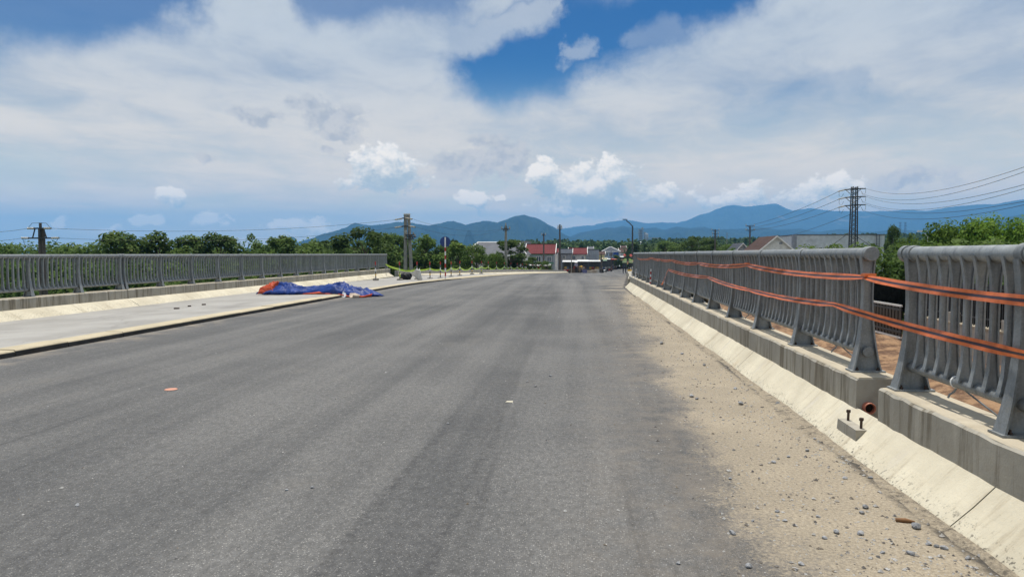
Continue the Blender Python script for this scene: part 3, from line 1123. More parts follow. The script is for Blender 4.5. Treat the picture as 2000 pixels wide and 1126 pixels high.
def railing(label, posts_y, side, x, z, bars_per_panel=10, cap0=True, cap1=True, e1=0.075):
    """posts at posts_y (ascending); x: post centre; z: plinth top"""
    t = thing('bridge_railing', label, 'railing', (x, posts_y[0], z))
    y0 = posts_y[0]
    L = posts_y[-1] - y0
    e = 0.075
    rr, rl = 0.055, 0.040
    m = MB().tube([(x, y0 - e, z + RAIL_H), (x, y0 + L + e1, z + RAIL_H)], rr, 24, False)
    m.build('top_rail', GALV, t, True)
    MB().tube([(x, y0 - e + 0.02, z + LOW_H), (x, y0 + L + e1 - 0.02, z + LOW_H)], rl, 16, False).build('bottom_rail', GALV, t, True)
    for flag, yy, sg in ((cap0, y0 - e, -1), (cap1, y0 + L + e1, 1)):
        if flag:
            MB().lathe((x, yy, z + RAIL_H), [(0.066, -0.05 * sg), (0.066, 0.006 * sg), (0.062, 0.010 * sg)], 24, 'y').build('end_cap', GALV, t, 'auto')
            MB().lathe((x, yy + 0.02 * -sg, z + LOW_H), [(0.047, -0.012 * sg), (0.047, 0.006 * sg), (0.044, 0.009 * sg)], 20, 'y').build('end_cap', GALV, t, 'auto')
    for y in posts_y:
        p = inst('post', POST_ME[side], t, (0, y - y0, 0))
        inst('base_plate', PLATE_ME[side], p, (0, 0, 0.0045))
        inst('collar', COLLAR_ME[side], p, (0, 0, 0))
        if y < 24:
            for nx_, ny_ in ((-0.09, -0.045), (0.09, -0.045), (-0.09, 0.045), (0.09, 0.045)):
                inst('anchor_nut', NUT_ME[side], p, (nx_, ny_, 0.004))
    for a, b in zip(posts_y[:-1], posts_y[1:]):
        nb = bars_per_panel if b - a > 1.55 else 8
        for k in range(nb):
            y = a + (b - a) * (k + 1) / (nb + 1)
            inst('baluster', BAR_ME[side], t, (0, y - y0, 0), rot=(0, 0, random.uniform(-0.02, 0.02)))
    return t


RX = 2.615
LX = -14.65
railing('long grey steel railing on the right, from the gap to the workers', [6.59 + 1.8 * k for k in range(16)], 1, RX, PZ)
railing('short near end of the grey steel railing at the right edge', [1.50, 2.92, 4.33, 5.715], 1, RX, PZ, cap0=False, e1=0.14)
railing('grey steel railing at the left edge, up to the first rail gap', [11.6 + 1.84 * k for k in range(6)], -1, LX, LPZ, cap0=False)
railing('long grey steel railing on the left, between its two rail gaps', [21.0 + 1.95 * k for k in range(13)], -1, LX, LPZ)
railing('last short length of left grey steel railing, ending before the yellow tape', [44.6 + 2.3 * k for k in range(4)], -1, LX, LPZ)

# thin tie rods under the right railing
for k, (yy, lab) in enumerate(((5.05, 'thin steel tie rod under the near right railing'), (7.3, 'thin steel tie rod with a hooked clamp beside the railing gap'),
                               (11.0, 'thin steel tie rod under the long right railing, beyond the first posts'))):
    t = thing('tie_rod', lab, 'rod', (RX, yy, PZ))
    MB().tube([(RX + 0.02, yy, PZ + 0.16), (RX + 0.15, yy - 0.22, PZ + 0.006)], 0.006, 6).build('rod', GALV, t)
    MB().lathe((RX, yy, PZ + LOW_H), [(0.043, -0.008), (0.0445, -0.006), (0.0445, 0.006), (0.043, 0.008)], 16, 'y').build('clamp', WHITE if k == 0 else GALV, t)
    MB().tube([(RX, yy, PZ + 0.15), (RX - 0.01, yy + 0.01, PZ + 0.12), (RX - 0.04, yy + 0.01, PZ + 0.10), (RX - 0.05, yy + 0.01, PZ + 0.075)], 0.007, 6).build('hook', GALV, t)

# ------------------------------------------------------------------ barrier tape ribbons
def ribbon(name, label, keys, width, m, parent=None, sag=0.02, seed=0, cat='tape'):
    """keys: list of (point, twist) the tape is held at; sags between; width across (vertical when twist 0)"""
    r4 = random.Random(seed)
    verts, faces, att = [], [], []
    path = []
    for (p, tw), (q, tw2) in zip(keys[:-1], keys[1:]):
        p, q = Vector(p), Vector(q)
        n = max(6, int((q - p).length / 0.12))
        for k in range(n):
            u = k / n
            pt = p.lerp(q, u) - Vector((0, 0, 1)) * sag * (q - p).length * 4 * u * (1 - u)
            path.append((pt, tw + (tw2 - tw) * u, 1 - 0.35 * math.exp(-(u / 0.06) ** 2) - 0.35 * math.exp(-((1 - u) / 0.06) ** 2)))
    path.append((Vector(keys[-1][0]), keys[-1][1], 0.75))
    cross = (-1, -0.34, -0.30, 0.30, 0.34, 1)
    for i, (pt, tw, wf) in enumerate(path):
        tan = (path[min(i + 1, len(path) - 1)][0] - path[max(i - 1, 0)][0]).normalized()
        sidev = tan.cross(Vector((0, 0, 1))).normalized()
        upv = sidev.cross(tan).normalized()
        tw = tw + 0.16 * math.sin(i * 0.37 + seed) + 0.10 * math.sin(i * 1.13 + 2 * seed)
        d = upv * math.cos(tw) + sidev * math.sin(tw)
        nrm = tan.cross(d)
        for c in cross:
            verts.append(pt + d * (c * width / 2 * wf) + nrm * (0.004 * math.sin(i * 1.3 + c * 2)))
            att.append(c)
    n = len(cross)
    for i in range(len(path) - 1):
        for k in range(n - 1):
            a = i * n + k
            faces.append((a, a + 1, a + n + 1, a + n))
    m1 = MB()
    m1.add(verts, faces)
    off = wloc(parent) if parent else (0, 0, 0)
    me = bpy.data.meshes.new(name)
    me.from_pydata([tuple(Vector(v) - Vector(off)) for v in m1.v], [], m1.f)
    at = me.attributes.new('across', 'FLOAT', 'POINT')
    at.data.foreach_set('value', att)
    me.materials.append(m)
    for p in me.polygons:
        p.use_smooth = True
    o = bpy.data.objects.new(name, me)
    COL.objects.link(o)
    if parent:
        o.parent = parent
    elif label:
        tag(o, label, cat)
    return o


XF = RX - 0.085     # in front of the bars on the right
def on_rail(px, py, x=XF):
    """point of the plane x = const seen at a photo pixel"""
    d = ray(px, py)
    return EYE + d * (x / d.x)


up_pts = [(2060, 590), (1860, 568), (1768, 552), (1690, 542)]
k1 = [(on_rail(2060, 592), 0.0), (on_rail(1690, 541, RX - 0.075), 0.5), (on_rail(1458, 517), 0.0), (on_rail(1364, 514), 0.1), (on_rail(1311, 508), -0.1), (on_rail(1290, 507), 0.1),
      (on_rail(1272, 503.5), 0.0), (on_rail(1257, 506), 0.0), (on_rail(1245, 504), 0.0)]
tp = thing('barrier_tape', 'upper orange barrier tape with a dark stripe, strung along the right railing', 'tape', tuple(k1[1][0]))
ribbon('tape_strip', None, k1, 0.066, TAPE, tp, 0.009, 1)
for px_, py_ in ((1690, 541), (1458, 517)):
    q = on_rail(px_, py_, RX - 0.072)
    MB().box((q.x + 0.03, q.y + 0.005, q.z + 0.018), (0.10, 0.075, 0.03), 0.1).build('knot', mat('tape_knot_orange', (0.75, 0.18, 0.05), 0.4), tp)
k2 = [(on_rail(2060, 706), 0.0), (on_rail(1628, 594), 0.15), (on_rail(1464, 566), 0.9), (on_rail(1383, 541), 0.2), (on_rail(1305, 526), 0.1), (on_rail(1292, 556, RX - 0.12), 1.0)]
tp2 = thing('barrier_tape', 'lower orange barrier tape with a dark stripe, sloping across the right railing', 'tape', tuple(k2[1][0]))
ribbon('tape_strip', None, k2, 0.066, TAPE, tp2, 0.007, 4)

# ------------------------------------------------------------------ left pavement and its kerb stones
def left_edge(y):
    return interp(y, [-20, 50.5, 52, 53.5, 56, 60, 66, 75, 90, 110], [-14.02, -14.02, -13.6, -12.6, -11.0, -9.2, -7.4, -5.6, -3.8, -1.75])


def pave_z(y, u):
    """u 0 at the kerb .. 1 at the parapet"""
    return road_z(y) + 0.10 - 0.17 * u * (1 - sm(y, 48, 56))


rows = []
for y in [5 + 1.0 * k for k in range(0, 105)]:
    l, r = left_edge(y) - 0.05, road_l(y) - 0.36
    if l > r - 0.1:
        l = r - 0.1
    rows.append([(l + (r - l) * k / 6, y, pave_z(y, 1 - k / 6)) for k in range(7)])
structure('pavement', MB().sweep(rows, closed=False), SIDEWALK)

kt = thing('kerb', 'cream concrete kerb with a black tarred face along the left pavement', 'kerb', (road_l(5), 5, 0))
y = 5.0
r5 = random.Random(3)
while y < 100:
    ln = r5.uniform(1.1, 2.4) if y < 60 else 5.0
    dz = r5.uniform(-0.006, 0.006)
    secs = []
    nseg = 3
    for k in range(nseg + 1):
        yy = y + 0.006 + (ln - 0.012) * k / nseg
        x0, z0 = road_l(yy), road_z(yy)
        f_ = 1 - 0.55 * sm(yy, 36, 50)
        secs.append([(x0 - 0.37, yy, z0 - 0.1), (x0 - 0.37, yy, z0 + 0.107 + dz), (x0 - 0.025, yy, z0 + (0.104 * f_) + dz), (x0 - 0.003, yy, z0 + 0.085 * f_ + dz), (x0 - 0.003, yy, z0 - 0.1)])
    o = MB().sweep(secs).build('kerb_stone', KERBTOP, kt)
    if yy < 47:
        sc2 = [[(p[0][0] + 0.364, p[0][1], p[4][2] + 0.1 - 0.02), (p[0][0] + 0.364, p[0][1], p[3][2] - 0.006), (p[0][0] + 0.372, p[0][1], p[3][2] - 0.012), (p[0][0] + 0.378, p[0][1], p[4][2] + 0.1 - 0.02)] for p in secs]
        MB().sweep(sc2).build('tarred_face', KERBFACE, o)
    y += ln

# low wall that continues the left parapet round the approach
secs, slo = [], []
for y in [52.0, 52.6, 53.4, 54.5, 56, 58, 60, 63, 66, 70, 75, 82, 90, 100, 110]:
    l = left_edge(y)
    z = road_z(y)
    n = 0.45
    secs.append([(l - 0.30, y, z - 1.5), (l - 0.30, y + 0.05, z + 0.45), (l - 0.62, y + 0.30, z + 0.45), (l - 0.62, y + 0.30, z - 1.5)])
    slo.append([(l + 0.02, y - 0.02, z + 0.10), (l - 0.28, y + 0.03, z + 0.20), (l - 0.34, y + 0.06, z - 0.1), (l + 0.02, y, z - 0.1)])
t = thing('approach_wall', 'low concrete wall curving behind the striped posts and yellow tape', 'wall', (left_edge(52), 52, 0))
MB().sweep(secs).build('plinth', WALLC, t)
MB().sweep(slo).build('sloped_foot', SLOPE, t)

# curved kerb wall past the right railing
secs = []
for k in range(17):
    y = 33.5 + k * 2.6
    x = road_r(y) + 0.05
    z = road_z(y)
    secs.append([(x, y, z - 0.15), (x + 0.02, y, z + 0.40), (x + 0.34, y, z + 0.42), (x + 0.36, y, z - 0.15)])
t = thing('curved_kerb_wall', 'low concrete kerb wall curving away past the end of the right railing', 'kerb wall', (2.2, 33.5, 0))
MB().sweep(secs).build('wall', PLINTH, t)
rows = []
for k in range(24):
    y = 34.0 + k * 4.0
    x = road_r(y) + 0.36
    z = road_z(y)
    rows.append([(x, y, z + 0.16), (x + 3.2, y, z + 0.16), (x + 4.2, y, z - 2.0)])
structure('right_verge', MB().sweep(rows, closed=False), SLOPE)


# ------------------------------------------------------------------ vegetation
def leaf_mesh(name, centers, radii, counts, size, m, seed, squash=0.85, up=0.55):
    """many small leaf faces spread through ellipsoid clumps"""
    g = np.random.default_rng(seed)
    C = np.repeat(np.asarray(centers, float), counts, axis=0)
    Rr = np.repeat(np.asarray(radii, float), counts, axis=0)
    n = len(C)
    d = g.normal(size=(n, 3))
    d /= np.linalg.norm(d, axis=1)[:, None]
    f = 0.45 + 0.6 * g.random(n) ** 0.6
    p = C + d * (Rr * f)[:, None] * np.array([1, 1, squash])
    nr = d * 0.7 + np.array([0, 0, up]) + g.normal(size=(n, 3)) * 0.45
    nr /= np.linalg.norm(nr, axis=1)[:, None]
    a = np.cross(nr, g.normal(size=(n, 3)))
    a /= np.linalg.norm(a, axis=1)[:, None] + 1e-9
    b = np.cross(nr, a)
    s1 = size * (0.6 + 0.8 * g.random(n))[:, None]
    s2 = s1 * (0.45 + 0.25 * g.random(n))[:, None]
    bend = nr * s1 * 0.18
    V = np.stack([p - a * s1 - bend, p + b * s2, p + a * s1 - bend, p - b * s2], axis=1).reshape(-1, 3)
    me = bpy.data.meshes.new(name)
    me.vertices.add(n * 4)
    me.vertices.foreach_set('co', V.astype(np.float32).ravel())
    me.loops.add(n * 4)
    me.loops.foreach_set('vertex_index', np.arange(n * 4, dtype=np.int32))
    me.polygons.add(n)
    me.polygons.foreach_set('loop_start', np.arange(0, n * 4, 4, dtype=np.int32))
    at = me.attributes.new('leaf_tint', 'FLOAT', 'FACE')
    clump = np.repeat(g.random(len(centers)), counts)
    at.data.foreach_set('value', (0.55 * g.random(n) + 0.45 * clump).astype(np.float32))
    me.materials.append(m)
    me.update(calc_edges=True)
    me.validate()
    return me


def tree_proto(kind, seed, m, leaves=4200, size=0.20):
    """a tree 10 m tall: tapered trunk with limbs, and a crown of leaf clumps hung on them"""
    g = random.Random(seed)
    mbt = MB()
    H = 10.0
    bend = [(0, 0)]
    for k in range(5):
        bend.append((bend[-1][0] + g.uniform(-0.14, 0.14), bend[-1][1] + g.uniform(-0.14, 0.14)))
    tr = [(bend[k][0], bend[k][1], -0.3 + 1.5 * k) for k in range(6)]
    mbt.tube(tr, [0.26, 0.2, 0.17, 0.13, 0.09, 0.05], 7)
    clumps, rad = [], []
    tops = {'round': (6.2, 3.0, 3.6), 'cone': (5.2, 2.3, 4.8), 'spread': (6.6, 3.8, 3.0), 'loose': (6.4, 2.7, 3.6), 'bush': (4.6, 4.2, 4.6)}[kind]
    cz, rx, rz = tops
    N = {'round': 34, 'cone': 36, 'spread': 36, 'loose': 28, 'bush': 64}[kind]
    for k in range(N):
        u = g.uniform(-0.92, 1.0)
        th = g.uniform(0, 2 * math.pi)
        ring = math.sqrt(max(0, 1 - u * u))
        if kind == 'cone':
            ring = (1 - (u + 1) / 2) ** 0.75 * 1.1 + 0.06
        rr = rx * ring * g.uniform(0.55, 1.0)
        c = (rr * math.cos(th), rr * math.sin(th), cz + rz * u * g.uniform(0.8, 1.0))
        clumps.append(c)
        rad.append(g.uniform(0.55, 1.15) * (1.0 if kind != 'loose' else 0.85) * (1.15 if kind == 'bush' else 1.0))
        if k % 3 == 0:
            zb = min(6.8, max(1.6, c[2] - g.uniform(1.0, 2.4)))
            q = min(5, max(0, int((zb + 0.3) / 1.5)))
            mid = ((bend[q][0] + c[0]) * 0.55, (bend[q][1] + c[1]) * 0.55, (zb + c[2]) / 2 + 0.1)
            mbt.tube([(bend[q][0], bend[q][1], zb), mid, c], [0.085, 0.05, 0.02], 5)
    # a few sprigs that break the outline
    for k in range(10):
        c = clumps[g.randrange(len(clumps))]
        s_ = 1.1
        clumps.append((c[0] * s_, c[1] * s_, cz + (c[2] - cz) * s_))
        rad.append(g.uniform(0.35, 0.6))
    area = np.array(rad) ** 2
    counts = np.maximum(12, (leaves * area / area.sum())).astype(int)
    cr = leaf_mesh('crown', clumps, rad, counts, size, m, seed)
    co = np.zeros(len(cr.vertices) * 3)
    cr.vertices.foreach_get('co', co)
    co = co.reshape(-1, 3)
    return mbt.mesh('trunk', BARK), cr, float(np.percentile(co[:, 2], 99.3)), float(np.percentile(np.hypot(co[:, 0], co[:, 1]), 93))


PROTO = {
    'round_dark': tree_proto('round', 21, LEAF_DARK), 'round_mid': tree_proto('round', 22, LEAF_MID), 'cone_mid': tree_proto('cone', 23, LEAF_MID),
    'spread_dark': tree_proto('spread', 24, LEAF_DARK), 'loose_dark': tree_proto('loose', 25, LEAF_DARK, 3000), 'bush_lush': tree_proto('bush', 26, LEAF_LUSH, 14000, 0.125),
    'bush_mid': tree_proto('bush', 27, LEAF_MID, 6500, 0.18), 'round_dark2': tree_proto('round', 28, LEAF_DARK), 'loose_mid': tree_proto('loose', 29, LEAF_MID, 3000)}


def tree(name, label, kind, px, top, hw_px, Y, group, base=None, cat='tree'):
    """crown top at photo row `top`, half-width hw_px, at distance Y"""
    p = P(px, top, Y)
    gz = ground_z(p.x, Y) if base is None else base
    h = max(1.5, p.z - gz)
    t = thing(name, label, cat, (p.x, Y, gz - 0.15), group)
    trunk, crown, ptop, prad = PROTO[kind]
    rad = hw_px * 1.45 * Y / F_PX
    sz = h / ptop
    sx = rad / prad
    rz = random.uniform(0, 6.28)
    inst('trunk', trunk, t, (0, 0, 0), (0, 0, rz), (sx, sx, sz))
    inst('crown', crown, t, (0, 0, 0), (0, 0, rz), (sx, sx, sz))
    return t


ordw = ['first', 'second', 'third', 'fourth', 'fifth', 'sixth', 'seventh', 'eighth', 'ninth', 'tenth', 'eleventh', 'twelfth', 'thirteenth', 'fourteenth', 'fifteenth', 'sixteenth']
left_trees = [(22, 490, 16, 84, 'loose_mid'), (137, 489, 16, 82, 'loose_mid'), (236, 452, 44, 70, 'round_mid'), (304, 454, 34, 72, 'cone_mid'), (364, 459, 36, 74, 'round_mid'), (428, 455, 38, 72, 'round_dark'),
              (501, 459, 24, 74, 'loose_dark'), (546, 460, 36, 72, 'round_dark2'), (611, 469, 22, 78, 'round_dark'), (640, 474, 22, 80, 'loose_dark'), (706, 445, 46, 72, 'spread_dark'),
              (748, 455, 24, 78, 'round_dark2'), (776, 456, 24, 80, 'round_dark'), (829, 459, 22, 82, 'cone_mid')]
for k, (px, top, hw, Y, kd) in enumerate(left_trees):
    look = {'round_mid': 'broad green tree', 'cone_mid': 'pointed green tree', 'round_dark': 'round dark green tree', 'round_dark2': 'round dark green tree', 'loose_dark': 'thin loose dark tree',
            'loose_mid': 'small treetop', 'spread_dark': 'wide dark spreading tree'}[kd]
    tree('broadleaf_tree', f'{look} beyond the left railing, {ordw[k]} of the row from the left', kd, px, top, hw, Y, 'trees beyond the left railing')
for px, top, hw, Y, kd, lab in ((866, 478, 22, 84, 'round_dark', 'round tree directly behind the blue disc sign'),
                                (893, 473, 30, 80, 'round_mid', 'leafy green tree just right of the blue disc sign'),
                                (930, 477, 28, 78, 'bush_mid', 'dense green tree left of the pale concrete pole'),
                                (968, 492, 18, 76, 'bush_mid', 'low green bush left of the foot of the pale concrete pole'),
                                (993, 467, 27, 96, 'round_dark2', 'dark tree behind the pale concrete pole in front of the grey roof'),
                                (1014, 497, 14, 98, 'loose_dark', 'small dark tree right of the pale concrete pole'),
                                (1039, 500, 12, 108, 'round_dark', 'small dark tree in front of the large red-roofed house'),
                                (1066, 508, 8, 112, 'bush_mid', 'little bush at the corner of the large red-roofed house'),
                                (1203, 497, 7, 215, 'round_mid', 'small green tree in front of the blue shop panel')):
    tree('broadleaf_tree', lab, kd, px, top, hw, Y, 'trees at the edge of the town')

# shaded undergrowth that fills the view under the left tree row and behind the railing bars
cs, rs = [], []
for k in range(900):
    x = random.uniform(-100, -19)
    y = random.uniform(58, 92) + max(0, (-x - 40)) * 0.1
    if x > -8 - (y - 52) * 0.5 + 2:
        continue
    top = random.uniform(1.0, 6.2) + (1.6 if y > 70 else 0)
    cs.append((x, y, LAND + top))
    rs.append(random.uniform(1.0, 1.9))
me = leaf_mesh('thicket', cs, rs, np.full(len(cs), 120), 0.23, LEAF_DARK, 77)
o = bpy.data.objects.new('thicket', me)
COL.objects.link(o)
o['kind'] = 'stuff'
tag(o, 'dark leafy undergrowth below the tree row beyond the left railing', 'undergrowth')

# right side
for px, top, hw, Y, kd, lab in ((1745, 440, 11, 120, 'round_dark', 'tall thin tree beside the right end of the white warehouse'),
                                (1842, 437, 60, 52, 'bush_lush', 'bright green bushy tree, leftmost of the clump above the near right railing'),
                                (1893, 431, 56, 50, 'bush_lush', 'bright green bushy tree, second from the left in the clump above the near right railing'),
                                (1944, 427, 60, 49, 'bush_lush', 'bright green bushy tree, third from the left in the clump above the near right railing'),
                                (2004, 427, 64, 47, 'bush_lush', 'bright green bushy tree cut by the right edge of the view'),
                                (1772, 462, 30, 60, 'bush_mid', 'darker bush left of the bright green clump, over the railing gap'),
                                (1352, 461, 22, 150, 'spread_dark', 'tall dark tree left of the pole with three crossarms'),
                                (1300, 470, 18, 170, 'round_dark', 'round dark tree rising behind the right railing, nearest the lamp posts'),
                                (1326, 476, 16, 165, 'round_dark2', 'low round dark tree just left of the tall dark tree'),
                                (1385, 466, 18, 160, 'round_dark', 'round dark tree touching the pole with three crossarms'),
                                (1428, 476, 22, 150, 'bush_mid', 'low green tree between the two poles behind the right railing'),
                                (1432, 483, 9, 120, 'bush_lush', 'small yellow-green palm-like bush beside the little grey gable'),
                                (1490, 474, 22, 190, 'round_dark2', 'dark tree behind the white gabled house')):
    tree('broadleaf_tree', lab, kd, px, top, hw, Y, 'trees behind the right railing')
cs, rs = [], []
for k in range(420):
    y = random.uniform(12, 46)
    x = 13.4 + abs(random.gauss(0, 1.6))
    cs.append((x, y, -1.5 + random.uniform(0.0, 3.3 if y > 22 else 2.4)))
    rs.append(random.uniform(0.35, 0.7))
me = leaf_mesh('hedge', cs, rs, np.full(len(cs), 75), 0.12, LEAF_DARK, 91)
o = bpy.data.objects.new('hedge', me)
COL.objects.link(o)
o['kind'] = 'stuff'
tag(o, 'overgrown dark hedge behind the boundary wall, seen through the railing gap', 'hedge')


def forest(name, label, pts, hr, per, size, seed, m=LEAF_FAR):
    """a wood too far off to count: one mesh of crowns"""
    g = random.Random(seed)
    cs, rs = [], []
    for x, y in pts:
        h = g.uniform(*hr)
        z = ground_z(x, y)
        w = h * g.uniform(0.22, 0.34)
        for q in range(4):
            cs.append((x + g.uniform(-w, w), y + g.uniform(-w, w), z + h * (0.28, 0.52, 0.74, 0.9)[q]))
            rs.append(w * (1.15, 1.1, 0.85, 0.5)[q])
    me = leaf_mesh(name, cs, rs, np.full(len(cs), per), size, m, seed)
    o = bpy.data.objects.new(name, me)
    COL.objects.link(o)
    o['kind'] = 'stuff'
    return tag(o, label, 'forest')


pts = []
for k in range(760):
    y = random.uniform(330, 620)
    pts.append((y * (random.uniform(985, 1420) - VPX) / F_PX, y))
forest('forest', 'dark green belt of trees behind the town roofs', pts, (7, 11), 16, 1.1, 5)
pts = []
for k in range(620):
    y = random.uniform(205, 330)
    px = random.uniform(1232, 1560)
    pts.append((y * (px - VPX) / F_PX, y))
forest('forest', 'trees behind the long right railing around the lamp posts', pts, (5, 8.5), 16, 0.8, 6)
pts = []
for k in range(1500):
    y = random.uniform(560, 1250)
    pts.append((y * (random.uniform(1330, 2080) - VPX) / F_PX, y))
forest('forest', 'wooded low hill behind the white warehouse', pts, (7, 11), 11, 1.8, 8)
pts = []
for k in range(500):
    y = random.uniform(120, 420)
    pts.append((y * (random.uniform(-80, 900) - VPX) / F_PX, y))
forest('forest', 'low wood in the distance beyond the left tree row', pts, (4.0, 6.6), 14, 0.9, 9)

# ------------------------------------------------------------------ town
def wall_mat(name, col):
    return m_concrete(name, col, stain=tuple(k * 0.6 for k in col), streak=0.3)


RED_ROOF = m_metal_sheet('red_roof', (0.125, 0.026, 0.028), 0.4, rough=0.85)
GREY_ROOF = m_metal_sheet('grey_roof', (0.12, 0.125, 0.14), 1.05, rough=0.8)
DARK_ROOF = m_metal_sheet('slate_roof', (0.06, 0.068, 0.085), 0.4, rough=0.85)
BROWN_ROOF = m_metal_sheet('brown_roof', (0.075, 0.045, 0.038), 0.4, rough=0.9)
WHITE_SHEET = m_metal_sheet('white_awning_sheet', (0.72, 0.72, 0.70), 0.3)
W_BLUEGREY = wall_mat('blue_grey_render', (0.26, 0.30, 0.34))
W_GREY = wall_mat('grey_render', (0.27, 0.29, 0.33))
W_WHITE = wall_mat('white_render', (0.60, 0.61, 0.60))
W_PALEBLUE = wall_mat('pale_blue_render', (0.42, 0.53, 0.62))
GREEN_TRIM = mat('green_trim', (0.10, 0.25, 0.17), 0.6)
SHADE = mat('dark_shop_interior', (0.085, 0.095, 0.10), 0.9)


def window(parent, x0, x1, z0, z1, y, m=GLASS):
    w = MB().box(((x0 + x1) / 2, y - 0.02, (z0 + z1) / 2), (x1 - x0 + 0.16, 0.08, z1 - z0 + 0.16)).build('window', WHITE, parent)
    MB().box(((x0 + x1) / 2, y - 0.075, (z0 + z1) / 2), (x1 - x0, 0.04, z1 - z0)).build('pane', m, w)
    MB().box(((x0 + x1) / 2, y - 0.10, (z0 + z1) / 2), (0.06, 0.03, z1 - z0)).build('mullion', WHITE, w)
    return w


def house(label, px0, px1, Y, y_eave, y_ridge, roof, wmat, rmat, dep=8.0, wins=(), trim=None, verge=WHITE, storey=None, base=None, hipq=None):
    """px0..px1: front wall; eave and ridge rows as seen at the front / ridge"""
    e0, e1 = P(px0, y_eave, Y), P(px1, y_eave, Y)
    x0, x1, ze = e0.x, e1.x, (e0.z + e1.z) / 2
    zr = P((px0 + px1) / 2, y_ridge, Y + dep / 2).z
    zb = (ground_z((x0 + x1) / 2, Y) if base is None else base) - 0.3
    cx = (x0 + x1) / 2
    t = thing('house', label, 'house', (cx, Y, zb), 'houses of the town')
    w = MB()
    w.box((cx, Y + dep / 2, (zb + ze) / 2), (x1 - x0, dep, ze - zb))
    if roof == 'gable_x':      # ridge parallel to the picture
        w.add([(x0, Y, ze), (x0, Y + dep, ze), (x0, Y + dep / 2, zr), (x1, Y, ze), (x1, Y + dep, ze), (x1, Y + dep / 2, zr)], [(0, 1, 2), (3, 5, 4), (0, 2, 5, 3), (1, 4, 5, 2)])
    if roof == 'gable_y':
        w.add([(x0, Y, ze), (x1, Y, ze), (cx, Y, zr), (x0, Y + dep, ze), (x1, Y + dep, ze), (cx, Y + dep, zr)], [(0, 1, 2), (3, 5, 4), (0, 2, 5, 3), (1, 4, 5, 2)])
    w.build('wall', wmat, t)
    ov = 0.35
    r = MB()
    th = 0.12
    if roof == 'gable_x':
        sl = (zr - ze) / (dep / 2)
        for sgn in (0, 1):
            ya = Y - ov if sgn == 0 else Y + dep + ov
            za = ze - sl * ov
            a = [(x0 - ov, ya, za + 0.02), (x1 + ov, ya, za + 0.02), (x1 + ov, Y + dep / 2, zr + 0.02), (x0 - ov, Y + dep / 2, zr + 0.02)]
            r.hexa(a + [(q[0], q[1], q[2] + th) for q in a])
        ro = r.build('roof', rmat, t)
        MB().box((cx, Y + dep / 2, zr + 0.16), (x1 - x0 + 2 * ov, 0.3, 0.1)).build('ridge_cap', rmat, ro)
        for xv in (x0 - ov - 0.06, x1 + ov + 0.06):
            a = [(xv - 0.05, Y - ov, ze - sl * ov - 0.12), (xv + 0.05, Y - ov, ze - sl * ov - 0.12), (xv + 0.05, Y + dep / 2, zr - 0.12), (xv - 0.05, Y + dep / 2, zr - 0.12)]
            MB().hexa(a + [(q[0], q[1], q[2] + 0.42) for q in a]).build('verge', verge, ro)
    elif roof == 'gable_y':
        sl = (zr - ze) / ((x1 - x0) / 2)
        for sg in (-1, 1):
            xa = cx + sg * ((x1 - x0) / 2 + ov)
            a = [(xa, Y - ov, ze - sl * ov + 0.02), (cx, Y - ov, zr + 0.02), (cx, Y + dep, zr + 0.02), (xa, Y + dep, ze - sl * ov + 0.02)]
            r.hexa(a + [(q[0], q[1], q[2] + th) for q in a])
        ro = r.build('roof', rmat, t)
        for sg in (-1, 1):
            xa = cx + sg * ((x1 - x0) / 2 + ov)
            a = [(xa, Y - ov - 0.1, ze - sl * ov - 0.1), (cx, Y - ov - 0.1, zr - 0.1), (cx, Y - ov - 0.02, zr - 0.1), (xa, Y - ov - 0.02, ze - sl * ov - 0.1)]
            MB().hexa(a + [(q[0], q[1], q[2] + 0.24) for q in a]).build('verge', verge, ro)
    elif roof == 'hip':
        q = min(dep / 2, (x1 - x0) / 2) * 0.9 if hipq is None else hipq
        v = [(x0 - ov, Y - ov, ze), (x1 + ov, Y - ov, ze), (x1 + ov, Y + dep + ov, ze), (x0 - ov, Y + dep + ov, ze), (x0 + q, Y + dep / 2, zr), (x1 - q, Y + dep / 2, zr)]
        r.add(v, [(3, 2, 1, 0), (0, 1, 5, 4), (1, 2, 5), (2, 3, 4, 5), (3, 0, 4)])
        ro = r.build('roof', rmat, t)
        for i, j in ((0, 4), (1, 5), (4, 5)):
            MB().tube([v[i], v[j]], 0.12, 5).build('ridge_cap', verge, ro)
        MB().box((cx, Y - ov - 0.03, ze - 0.12), (x1 - x0 + 2 * ov, 0.06, 0.34)).build('fascia', verge, ro)
    else:
        r.box((cx, Y + dep / 2, ze + 0.08), (x1 - x0 + 0.2, dep + 0.2, 0.16))
        r.build('roof', rmat, t)
    if trim:
        for row in trim[1:]:
            z = P((px0 + px1) / 2, row, Y).z
            MB().box((cx, Y - 0.08, z), (x1 - x0 + 0.1, 0.2, 0.28)).build('band', trim[0], t)
    for a, b, ya, yb in wins:
        pa, pb = P(a, yb, Y), P(b, ya, Y)
        window(t, pa.x, pb.x, pa.z, pb.z, Y)
    return t


